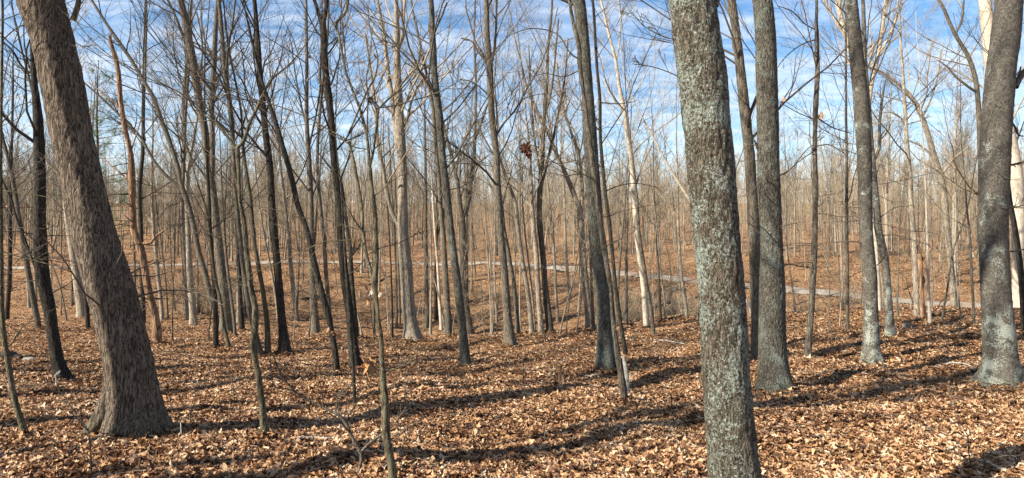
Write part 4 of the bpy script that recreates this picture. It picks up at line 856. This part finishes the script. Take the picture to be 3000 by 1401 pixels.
along('fallen_branch', 'dark fallen branch in the shadow below the grey flaring trunk', 'branch', [(2405,1112,5),(2460,1104,8),(2510,1097,9),(2545,1098,8),(2575,1104,6)], 'dark', seed=4, twigs=5)
along('fallen_branch', 'rotting branch curling from the foot of the grey flaring trunk', 'branch', [(2565,1058,6),(2585,1072,8),(2600,1088,9),(2625,1092,7)], 'mid', seed=5, twigs=3)
along('fallen_log', 'short dark log end lying left of the grey flaring trunk', 'log', [(2500,1018,10),(2513,1014,12),(2524,1012,11)], 'dark', seed=6)
along('fallen_log', 'short cut log end beside the white splintered stake', 'log', [(1852,1074,14),(1862,1082,16),(1867,1092,16)], 'dark', seed=7)
along('fallen_branch', 'long bleached stick lying in front of the small bare shrub', 'branch', [(831,1310,4),(862,1299,7),(900,1293,7),(955,1294,6),(1015,1290,5)], 'wood', lift=2, seed=8, twigs=4)
along('fallen_branch', 'thin bent stick beside the long bleached stick', 'branch', [(872,1335,3),(905,1308,4),(940,1283,4),(985,1262,3)], 'mid', lift=3, seed=9)
along('fallen_log', 'dark mossy log at the picture edge behind the crooked stem', 'log', [(-30,1050,24),(15,1046,22),(45,1050,20),(62,1056,15)], 'dark', seed=10)
along('fallen_log', 'dark rotten log on the slope behind the foreground sapling', 'log', [(1085,838,9),(1112,829,10),(1145,813,9)], 'dark', seed=11, twigs=4)
along('fallen_log', 'dark log lying left of the foreground sapling on the far slope', 'log', [(880,880,6),(915,874,8),(955,868,8)], 'dark', seed=12, twigs=3)
along('fallen_branch', 'thin pale stick on the litter right of the furrowed trunk', 'branch', [(1915,1000,2.5),(1960,1004,3),(2005,1012,2.5)], 'wood', lift=2, seed=13)
along('fallen_branch', 'thin stick lying left of the small rotten stump', 'branch', [(1700,1102,3),(1725,1108,4),(1762,1100,3)], 'wood', lift=2, seed=14)
along('fallen_branch', 'crooked pale stick between the mossy trunk and rotten stump', 'branch', [(1545,1136,3),(1562,1124,3),(1580,1126,3),(1598,1134,2)], 'wood', lift=2, seed=15)
along('fallen_branch', 'long thin branch lying across the right-hand litter', 'branch', [(2450,1232,3),(2540,1222,4),(2620,1228,5),(2710,1240,4)], 'mid', lift=2, seed=16, twigs=6)
along('fallen_branch', 'dead forked branch on the ground in front of the closest trunk shadow', 'branch', [(1545,1330,4),(1590,1365,5),(1640,1392,5)], 'dark', lift=2, seed=17, twigs=4)
for j, (px, py, ln, a_, w_) in enumerate([(560,1130,90,.3,5),(1240,1240,110,-.2,4),(1330,1110,80,.5,4),(640,1340,120,-.4,4),(1700,1290,110,.4,4),(1920,1070,70,-.3,5),(2380,1330,130,.3,4),(2620,1190,90,-.5,5),(250,1180,60,.6,4),(1060,1150,70,-.6,4),(1450,1040,60,.2,5),(2700,1010,80,.2,5)]):
    along('fallen_branch', f"{['brittle', 'crooked', 'mossy', 'grey'][j % 4]} dead branch {['lying flat', 'half buried'][j % 2]} in the litter, {beside(px)}", 'branch', [(px, py, w_), (px + ln * .4, py + a_ * 16, w_ * .9), (px + ln, py + a_ * 36, w_ * .5)], ['mid', 'dark', 'green', 'wood'][j % 4], seed=80 + j, lift=1.5, twigs=5)
for j in range(16):      # dead wood strewn on the far slope
    px = rng.uniform(60, 2900); py = rng.uniform(770, 950) if px < 1650 else rng.uniform(770, 850); a_ = rng.normal() * .5; ln = rng.uniform(25, 60)
    if hit(px, py) is None or hit(px + ln, py + a_ * 14) is None or abs(hit(px, py)[1] - hit(px + ln, py + a_ * 14)[1]) > 8: continue
    w_ = rng.uniform(3.5, 7); along('fallen_log', f"{['rotten', 'mossy', 'bare', 'broken'][j % 4]} {['dark', 'grey'][j % 2]} fallen limb on the far slope, {beside(px)}", 'log', [(px, py, w_), (px + ln * .5, py + a_ * 6, w_), (px + ln, py + a_ * 12, w_ * .7)], ['dark', 'mid'][j % 2], seed=60 + j, twigs=4, group='fallen limbs on the far slope')
# arching dead limbs in the dip
for j, pp in enumerate([[(1960,880,9),(1966,858,9),(1980,850,9),(2000,846,8),(2015,852,6)],[(1905,912,6),(1935,895,7),(1975,888,6),(2010,896,5)]]):
    g = hit(pp[0][0], 935); Yd = 42.0
    W = np.array([np.r_[P3(x, y, Yd), w * .5 * Yd / F] for x, y, w in pp]); base = W[0, :3].copy(); base[2] = gz(base[0], base[1]); W[:, :3] -= base; W = np.vstack([[0, 0, -.1, W[0, 3]], W])
    p = smooth_path(W, 26); root = empty('dead_limb', base); tag(root, ['dark dead limb arching over in the dip beyond the brow', 'low dead limb sprawling under the arching one in the dip'][j], 'dead limb')
    put('stem', *tubes(p[None, :, :3], p[None, :, 3], 7), MT['dark'], root)
    r = np.random.default_rng(40 + j); Q, RQ, l = grow(r, p[None, :, :3], p[None, :, 3], 14, .2, 1, (30, 80), 1.2, 5, .5, up=-.3, wander=.2, rmin=.006)
    put('twigs', *tubes(Q, RQ, 4), MT['tw'], root)

# white splintered stake by the thin pale stem
g = hit(1841, 1157); Ys = g[1]
W = np.array([np.r_[P3(x, y, Ys), w * .5 * Ys / F] for x, y, w in [(1842,1160,9),(1838,1120,11),(1833,1085,14),(1829,1060,12),(1827,1046,5),(1826,1040,1.5)]]); base = g.copy(); W[:, :3] -= base; W[0, 2] = -.06
root = empty('broken_stake', base); tag(root, 'white splintered stake leaning against the thin pale stem', 'broken stem')
p = smooth_path(W, 24); v, f = tubes(p[None, :, :3], p[None, :, 3], 7, cap=True); v[:, 1] = v[:, 1] * .6; v += np.random.default_rng(3).normal(size=v.shape) * .003
put('stem', v, f, MT['wood'], root)
W2 = np.array([np.r_[P3(x, y, Ys), w * .5 * Ys / F] for x, y, w in [(1840,1130,4),(1846,1112,4),(1845,1100,2)]]); W2[:, :3] -= base
put('splinter', *tubes(W2[None, :, :3], W2[None, :, 3], 5, cap=True), MT['wood'], root)

def stump(label, px, py, w, h, mat, seed, name='stump'):
    r = np.random.default_rng(seed); g = hit(px, py); s = g[1] / F; S = 22
    rad = w * .5 * s; hh = h * s; root = empty(name, g); tag(root, label, 'stump')
    rings = [(-.08, 1.25), (0.0, 1.15), (.2, .95), (.5, .85), (.8, .8)]
    th = np.arange(S) * 2 * math.pi / S; v = []
    prof = 1 + .18 * np.sin(3 * th + r.uniform(0, 6)) + .1 * r.normal(size=S)
    for z, k in rings: v.append(np.stack([np.cos(th) * rad * k * prof, np.sin(th) * rad * k * prof, np.full(S, z * hh if z > 0 else z)], 1))
    top = np.clip(.9 + .5 * np.sin(2 * th + r.uniform(0, 6)) * .5 + r.uniform(-.35, .35, S), .5, 1.5) * hh
    v.append(np.stack([np.cos(th) * rad * .74 * prof, np.sin(th) * rad * .74 * prof, top], 1)); v.append(np.stack([np.cos(th) * rad * .5 * prof, np.sin(th) * rad * .5 * prof, top * .55], 1)); v.append(np.zeros((S, 3)) + [0, 0, .35 * hh])
    v = np.concatenate(v); n = 8; k = (np.arange(n - 1)[:, None] * S); a = np.arange(S)[None]; b2 = (a + 1) % S
    put('wood', v, [np.stack([k + a, k + b2, k + S + b2, k + S + a], -1).reshape(-1, 4)], MT[mat], root, smooth=False)
stump('small rotten stump with jagged top amid the litter', 1643, 1126, 26, 36, 'snag', 1)
stump('pale yellow crumbling stump left of the broken shredded snag', 2660, 962, 30, 14, 'pale', 2)

def stone(label, px, py, w, h, seed):
    r = np.random.default_rng(seed); g = hit(px, py); s = g[1] / F; root_b = g
    th = np.arange(18) * 2 * math.pi / 18; v = []; lev = [(-.3, .9), (0, 1.02), (.45, .98), (.8, .82), (1, .5), (1.02, .02)]
    pr = 1 + .12 * np.sin(2 * th + 1) + .08 * r.normal(size=18)
    for z, k in lev: v.append(np.stack([np.cos(th) * w * .5 * s * k * pr, np.sin(th) * w * .35 * s * k * pr, np.full(18, z * h * s) + r.normal(size=18) * .006], 1))
    v = np.concatenate(v); k = np.arange(5)[:, None] * 18; a = np.arange(18)[None]; b2 = (a + 1) % 18
    m, nt, b = mat_new('stone'); tn = nt.nodes.new('ShaderNodeTexCoord'); nn = tex(nt, 'ShaderNodeTexNoise', tn.outputs['Object'], 9, 6, .65)
    cr = ramp(nt, [(.3, (.16, .14, .115)), (.7, (.36, .33, .28))]); nt.links.new(nn.outputs[0], cr.inputs[0]); nt.links.new(cr.outputs[0], b.inputs['Base Color'])
    o = put('stone', v, [np.stack([k + a, k + b2, k + 18 + b2, k + 18 + a], -1).reshape(-1, 4)], m); o.location = g; tag(o, label, 'stone')
stone('flat stone lying right of the dark mossy log', 84, 1058, 34, 11, 1)
stone('flat stone at the end of the dark mossy log, nearer the picture edge', 52, 1048, 26, 10, 2)

# bare shrub in front, left of the foreground sapling
def shrub(label, stems, mat, Y=None, name='shrub', tw=(5, 3), cat='shrub'):
    bx, by, _ = stems[0][0]
    g = hit(bx, min(by, 1398)) if Y is None else np.array([(bx - CX) / F * Y, Y, gz((bx - CX) / F * Y, Y)])
    Yb = g[1]; root = empty(name, g); tag(root, label, cat); r = np.random.default_rng(int(bx))
    for j, st in enumerate(stems):
        W = np.array([np.r_[P3(x, y, Yb), w * .5 * Yb / F] for x, y, w in st]); W[:, :3] -= g
        W[:, 1] += np.linspace(0, 1, len(W)) * r.uniform(-.3, .3) if j else 0
        if j == 0: W[0, 2] = min(W[0, 2], -.03)
        p = smooth_path(W, 6 * len(W)); p[:, 3] = np.maximum(p[:, 3], .0018)
        so = put('stem', *tubes(p[None, :, :3], p[None, :, 3], 7, cap=True), MT[mat], root)
        if tw:
            ll = np.linalg.norm(p[-1, :3] - p[0, :3])
            Q, RQ, l = grow(r, p[None, :, :3], p[None, :, 3], tw[0], .25, 1., (25, 65), ll * .3, 5, .6, up=.2, wander=.22, rmin=.0018)
            Q2, R2, l2 = grow(r, Q, RQ, tw[1], .2, 1., (25, 65), l * .5, 4, .6, wander=.22, rmin=.0014)
            put('twigs', *cat_meshes([tubes(Q, RQ, 4), tubes(Q2, R2, 3)]), MT['tw'], so)
    return root
shrub('small bare forked shrub left of the foreground sapling', [
    [(1043,1420,12),(1050,1385,11),(1058,1334,11),(1035,1288,10),(994,1218,9),(960,1200,8),(925,1183,7),(880,1160,6),(866,1148,5),(820,1090,4),(800,1040,3)],
    [(1056,1326,8),(1080,1300,7),(1111,1276,6),(1150,1245,5),(1185,1200,4),(1198,1180,2)], [(994,1218,6),(984,1190,5),(986,1160,4),(1020,1138,3)], [(866,1148,4),(830,1138,4),(808,1136,3),(795,1100,3),(791,1049,2)],
    [(1111,1276,4),(1170,1262,4),(1220,1225,3),(1262,1189,2)], [(1035,1288,4),(1010,1270,4),(985,1262,3),(940,1262,2)]], 'mid')
shrub('thin whip of a seedling in front of the leaning oak', [[(268,1400,5),(266,1340,5),(262,1290,4.5),(256,1259,4),(236,1230,4),(221,1212,3.5),(190,1165,3),(170,1140,2)], [(256,1262,3),(246,1225,2.5),(225,1190,2)]], 'mid', tw=(3, 2), name='seedling', cat='seedling')
shrub('bleached dead twig standing before the very dark trunk', [[(166,1140,4),(165,1112,4.5),(163,1100,4),(172,1090,3),(176,1086,1.5)], [(164,1102,3),(160,1094,2)]], 'wood', tw=None, name='dead_twig', cat='twig')
shrub('short bleached twig by the oak root', [[(532,1285,3),(531,1262,3.5),(529,1240,3),(527,1232,1.5)], [(531,1252,2.5),(537,1244,1.5)]], 'wood', tw=None, name='dead_twig', cat='twig')
for lab, x, y, h, ln in (('thin dead shoot in the sunny litter between two trunk shadows', 2850, 1375, 140, -40), ('wiry dead shoot at the corner near the trunk shadow', 2900, 1395, 110, -55), ('thin dead shoot below the dark lichened trunk', 2300, 1180, 60, -25), ('dark upright shoot in the middle litter', 1597, 1300, 75, -5),
                        ('thin shoot near the long mossy trunk', 1530, 1130, 95, 8), ('dead shoot right of the foreground sapling', 1390, 1330, 90, -8), ('wispy shoot in front of the closest trunk', 1965, 1290, 60, -12), ('wispy shoot in the litter beyond the furrowed trunk', 2050, 1130, 55, 10),
                        ('fine shoot beside the small rotten stump', 1615, 1120, 60, 6), ('fine shoot at the foot of the leaning oak', 560, 1250, 60, -10), ('fine shoot left of the knobbly young tree', 690, 1180, 90, -20), ('low dead shoot near the dark greenish trunk', 1110, 1120, 60, 14), ('low dead shoot in the far right litter', 2790, 1210, 75, -10)):
    shrub(lab, [[(x, y, 3), (x + ln * .3, y - h * .35, 3), (x + ln * .4, y - h * .7, 2.4), (x + ln, y - h, 1.5)], [(x + ln * .3, y - h * .4, 2.2), (x + 18, y - h * .62, 1.8), (x + 34, y - h * .7, 1.2)]], 'mid', tw=(5, 2), name='dead_twig', cat='twig')
# brush in the dip behind the brow
for j in range(26):
    px = rng.uniform(1780, 2030) if j < 14 else rng.choice([rng.uniform(2330, 2860), rng.uniform(480, 760), rng.uniform(20, 300)])
    Yb = rng.uniform(33, 42); x = (px - CX) / F * Yb
    g = np.array([x, Yb, gz(x, Yb)]); r = np.random.default_rng(600 + j)
    if j < 3:
        Q, RQ, l = grow(r, np.array([[[0, 0, -.1], [0, 0, .1]]]), np.full((1, 2), .03), 16, .3, .9, (10, 60), 2.6, 7, .6, up=.5, wander=.16, rmin=.008)
        Q2, R2, l2 = grow(r, Q, RQ, 8, .2, 1, (25, 70), l * .45, 5, .6, wander=.2, rmin=.004); Q3, R3, l3 = grow(r, Q2, R2, 4, .2, 1, (25, 70), l2 * .5, 3, .6, wander=.2, rmin=.003)
        cache[('brush', j)] = mesh_np('stems', *cat_meshes([tubes(Q, RQ, 5), tubes(Q2, R2, 4), tubes(Q3, R3, 3)]), MT['twp' if j != 1 else 'tw'])
    o = bpy.data.objects.new('shrub', cache[('brush', j % 3)]); link(o); o.location = g; o.rotation_euler = (0, 0, r.uniform(0, 6.28)); s = r.uniform(.7, 1.3); o.scale = (s, s, s)
    tag(o, f"{['tangled', 'low'][int(s < 1)]} bare brush in the dip, {beside(px)}", 'shrub', 'brush in the dip')

# leaves still hanging, and the seed head
M_RED = bpy.data.materials.new('hanging_leaf'); M_RED.use_nodes = True
b = M_RED.node_tree.nodes['Principled BSDF']; b.inputs['Base Color'].default_value = (.20, .075, .03, 1); b.inputs['Roughness'].default_value = .6
M_TAN = bpy.data.materials.new('hanging_tan_leaf'); M_TAN.use_nodes = True
b = M_TAN.node_tree.nodes['Principled BSDF']; b.inputs['Base Color'].default_value = (.40, .20, .08, 1); b.inputs['Roughness'].default_value = .6
M_WHITE = bpy.data.materials.new('hanging_pale_leaf'); M_WHITE.use_nodes = True
b = M_WHITE.node_tree.nodes['Principled BSDF']; b.inputs['Base Color'].default_value = (.33, .26, .17, 1)
def hang(name, label, cat, px, py, Y, mats, n, size, spread, seed, twig=None):
    r = np.random.default_rng(seed); p = P3(px, py, Y); root = empty(name, p); tag(root, label, cat)
    for j in range(n):
        o = bpy.data.objects.new('leaf', leaf_mesh('leaf', 90 + seed * 10 + j, 3 if size > .06 else 0, .36, r.uniform(-.5, .5), r.uniform(.4, 1.), mats[j % len(mats)])); link(o, root)
        o.location = r.normal(size=3) * spread; o.rotation_euler = (r.uniform(-.8, .8), 1.57 + r.normal() * .5, r.uniform(0, 6.28)); o.scale = (size * r.uniform(.8, 1.2),) * 3
    if twig is not None:
        W = np.array([P3(x, y, Y) - p for x, y in twig]); W = smooth_path(np.c_[W, np.full(len(W), .004)], 16)
        put('twig', *tubes(W[None, :, :3], W[None, :, 3], 5), MT['tw'], root)
YSAP = hit(1151, 1398)[1]
hang('leaf_cluster', 'dark red-brown oak leaf cluster hanging against the sky', 'leaves', 1545, 440, 7.0, [M_RED], 10, .10, .035, 1, [(1545,435),(1560,425),(1600,460),(1650,490),(1690,505),(1741,525)])
hang('leaf_cluster', 'large curled tan leaf cluster caught low beside the foreground sapling', 'leaves', 1074, 1078, YSAP, [M_TAN], 3, .17, .02, 2, [(1078,1050),(1090,1065),(1105,1085),(1120,1095)])
hang('leaf_cluster', 'pale dry leaves clinging to a twig left of the foreground sapling', 'leaves', 1085, 868, YSAP, [M_WHITE, M_TAN], 9, .055, .055, 3, [(1050,882),(1080,872),(1110,872),(1150,850)])
hang('leaf_cluster', 'tiny pale leaves high on the dark greenish trunk', 'leaves', 1003, 720, 10.2, [M_WHITE], 5, .06, .05, 4, [(985,715),(1003,718),(1025,728)])
hang('leaf_cluster', 'tiny pale leaves low on the thin black sapling', 'leaves', 1040, 1028, 8.6, [M_WHITE], 5, .06, .04, 5, [(1030,1030),(1045,1026),(1060,1020)])
hang('leaf_cluster', 'brown withered leaves in front of the slanting dark trunk foot', 'leaves', 985, 978, 11.5, [M_TAN, M_RED], 6, .12, .06, 6, [(970,985),(985,975),(995,955)])
hang('leaf_cluster', 'pale leaf pair clinging in front of the large pale oak', 'leaves', 1196, 772, 9.0, [M_WHITE], 2, .08, .02, 7, [(1196,772),(1205,765),(1230,775)])
hang('leaf_cluster', 'small orange leaves left of the slim ringed trunk', 'leaves', 2298, 296, 9.5, [M_TAN], 2, .07, .02, 8, [(2298,296),(2330,315),(2385,350)])
hang('leaf_cluster', 'dry brown leaf clinging to the slim ringed trunk', 'leaves', 2402, 346, 12.2, [M_TAN], 2, .12, .02, 9)
for lab, x, y, Yq, s in (('few red-brown leaves above the straight black trunk', 905, 160, 13, 11), ('few small brown leaves left of the dark greenish trunk', 935, 245, 14, 12), ('few small brown leaves right of the seed head', 1215, 262, 12, 13), ('scrap of brown leaves below the very dark trunk crown', 80, 600, 16, 14)):
    hang('leaf_cluster', lab, 'leaves', x, y, Yq, [M_TAN, M_RED], 6, .07, .13, s)
r = np.random.default_rng(5); p = P3(1085, 293, YSAP - .05); root = empty('seed_head', p); tag(root, 'dark spiky seed head on the foreground sapling branch', 'seed head')
dirs = nrm(r.normal(size=(70, 3))); sp = np.stack([dirs * .008, dirs * (.03 + .008 * r.random((70, 1)))], 1)
put('spikes', *tubes(sp, np.tile([.006, .002], (70, 1)), 5, cap=True), MT['dark'], root)
W = smooth_path(np.array([np.r_[P3(x, y, YSAP - .05) - p, .0035] for x, y in ((1085, 293), (1098, 300), (1112, 314))]), 8); put('stalk', *tubes(W[None, :, :3], W[None, :, 3], 5), MT['tw'], root)

# loose sticks in the litter
r = np.random.default_rng(21); NS = 1100
Yk = np.sqrt(r.uniform(5 ** 2, 22 ** 2, NS)); xk = r.uniform(-.82, .82, NS) * Yk; a = r.uniform(0, 6.28, NS); Lk = r.uniform(.12, .7, NS)
tt = np.linspace(-.5, .5, 5); xx = xk[:, None] + np.cos(a)[:, None] * tt * Lk[:, None]; yy = Yk[:, None] + np.sin(a)[:, None] * tt * Lk[:, None]
zz = ground_z(xx, yy) + .045 + r.uniform(-.02, .10, (NS, 1)) * tt[None] + r.normal(size=(NS, 5)) * .008
xx += r.normal(size=xx.shape) * .012; yy += r.normal(size=xx.shape) * .012
st = put('twig_litter', *tubes(np.stack([xx, yy, zz], -1), np.outer(r.uniform(.002, .007, NS), [1, 1, .9, .7, .4]), 5), MT['tw'], ground); st['kind'] = 'stuff'; st['label'] = 'loose broken twigs lying in the leaf litter'

# ------------------------------------------------------------------ leaf litter
rng = np.random.default_rng(12)
def scatter_leaves(N, y0, y1, umax, pw):
    Y = (y0 ** pw + (y1 ** pw - y0 ** pw) * rng.random(N)) ** (1 / pw); u = rng.uniform(-umax, umax, N)
    return u * Y, Y
lx, ly = [], []
for N, a, c, um in ((92000, 3.2, 9, .95), (112000, 9, 16, .88), (104000, 16, 30, .84), (90000, 30, 62, .84)):
    X, Y = scatter_leaves(N, a, c, um, 2.0); lx.append(X); ly.append(Y)
PILE = []
for bx_, by_, br_ in NEAR_BASES:
    n_p = int(70 + 420 * br_); aa = rng.uniform(0, 6.283, n_p); dd = br_ * 0.85 + np.abs(rng.normal(size=n_p)) * (.09 + .35 * br_)
    PILE.append(np.stack([bx_ + np.cos(aa) * dd, by_ + np.sin(aa) * dd, .045 * np.exp(-(dd - br_) / .12) + .01 * rng.random(n_p)], 1))
PILE = np.concatenate(PILE); lx.append(PILE[:, 0]); ly.append(PILE[:, 1])
lx = np.concatenate(lx); ly = np.concatenate(ly); NL = len(lx)
# heaps and thin spots
dens = np.sin(lx * 1.9 + 1.3 * np.sin(ly * 1.1)) * np.sin(ly * 1.6 + lx * .7) 
lz = ground_z(lx, ly) + np.abs(rng.normal(size=NL)) * 0.016 + 0.004 + 0.014 * np.maximum(dens, 0)
lz[-len(PILE):] += np.maximum(PILE[:, 2], 0)
til = np.abs(rng.normal(size=NL)) * 0.22; tdir = rng.uniform(0, 6.283, NL)
til = til * np.where(rng.random(NL) < .07, 2.6, 1)
rot = np.stack([til * np.cos(tdir), til * np.sin(tdir), rng.uniform(0, 6.283, NL)], 1)
flip = rng.random(NL) < 0.4; rot[flip, 0] += math.pi
scl = rng.uniform(0.048, 0.105, NL) * np.where(rng.random(NL) < .06, rng.uniform(1.2, 1.6, NL), 1) * (1 + 0.013 * np.maximum(ly - 8, 0))
pts = bpy.data.meshes.new('leaf_litter'); pts.vertices.add(NL); pts.vertices.foreach_set('co', np.stack([lx, ly, lz], 1).astype(np.float32).ravel())
at = pts.attributes.new('rot', 'FLOAT_VECTOR', 'POINT'); at.data.foreach_set('vector', rot.astype(np.float32).ravel())
at = pts.attributes.new('scl', 'FLOAT', 'POINT'); at.data.foreach_set('value', scl.astype(np.float32))
at = pts.attributes.new('idx', 'INT', 'POINT'); at.data.foreach_set('value', rng.integers(0, len(leafs), NL).astype(np.int32))
litter = link(bpy.data.objects.new('leaf_litter', pts), ground); litter['kind'] = 'stuff'; litter['label'] = 'thick carpet of curled brown oak leaves'
litter.modifiers.new('scatter', 'NODES').node_group = instancer('leaf_scatter', leafcol)
# the nearest leaves, one by one
X, Y = scatter_leaves(300, 5.2, 6.6, .80, 1.0)
Z = ground_z(X, Y) + 0.045
for i in range(300):
    o = bpy.data.objects.new('leaf', leafs[rng.integers(0, len(leafs))]); link(o, ground)
    o.location = (X[i], Y[i], Z[i]); tl = rng.normal() * .3; o.rotation_euler = (tl + (math.pi if rng.random() < .4 else 0), rng.normal() * .3, rng.uniform(0, 6.28))
    s = rng.uniform(.075, .12); o.scale = (s, s, s)
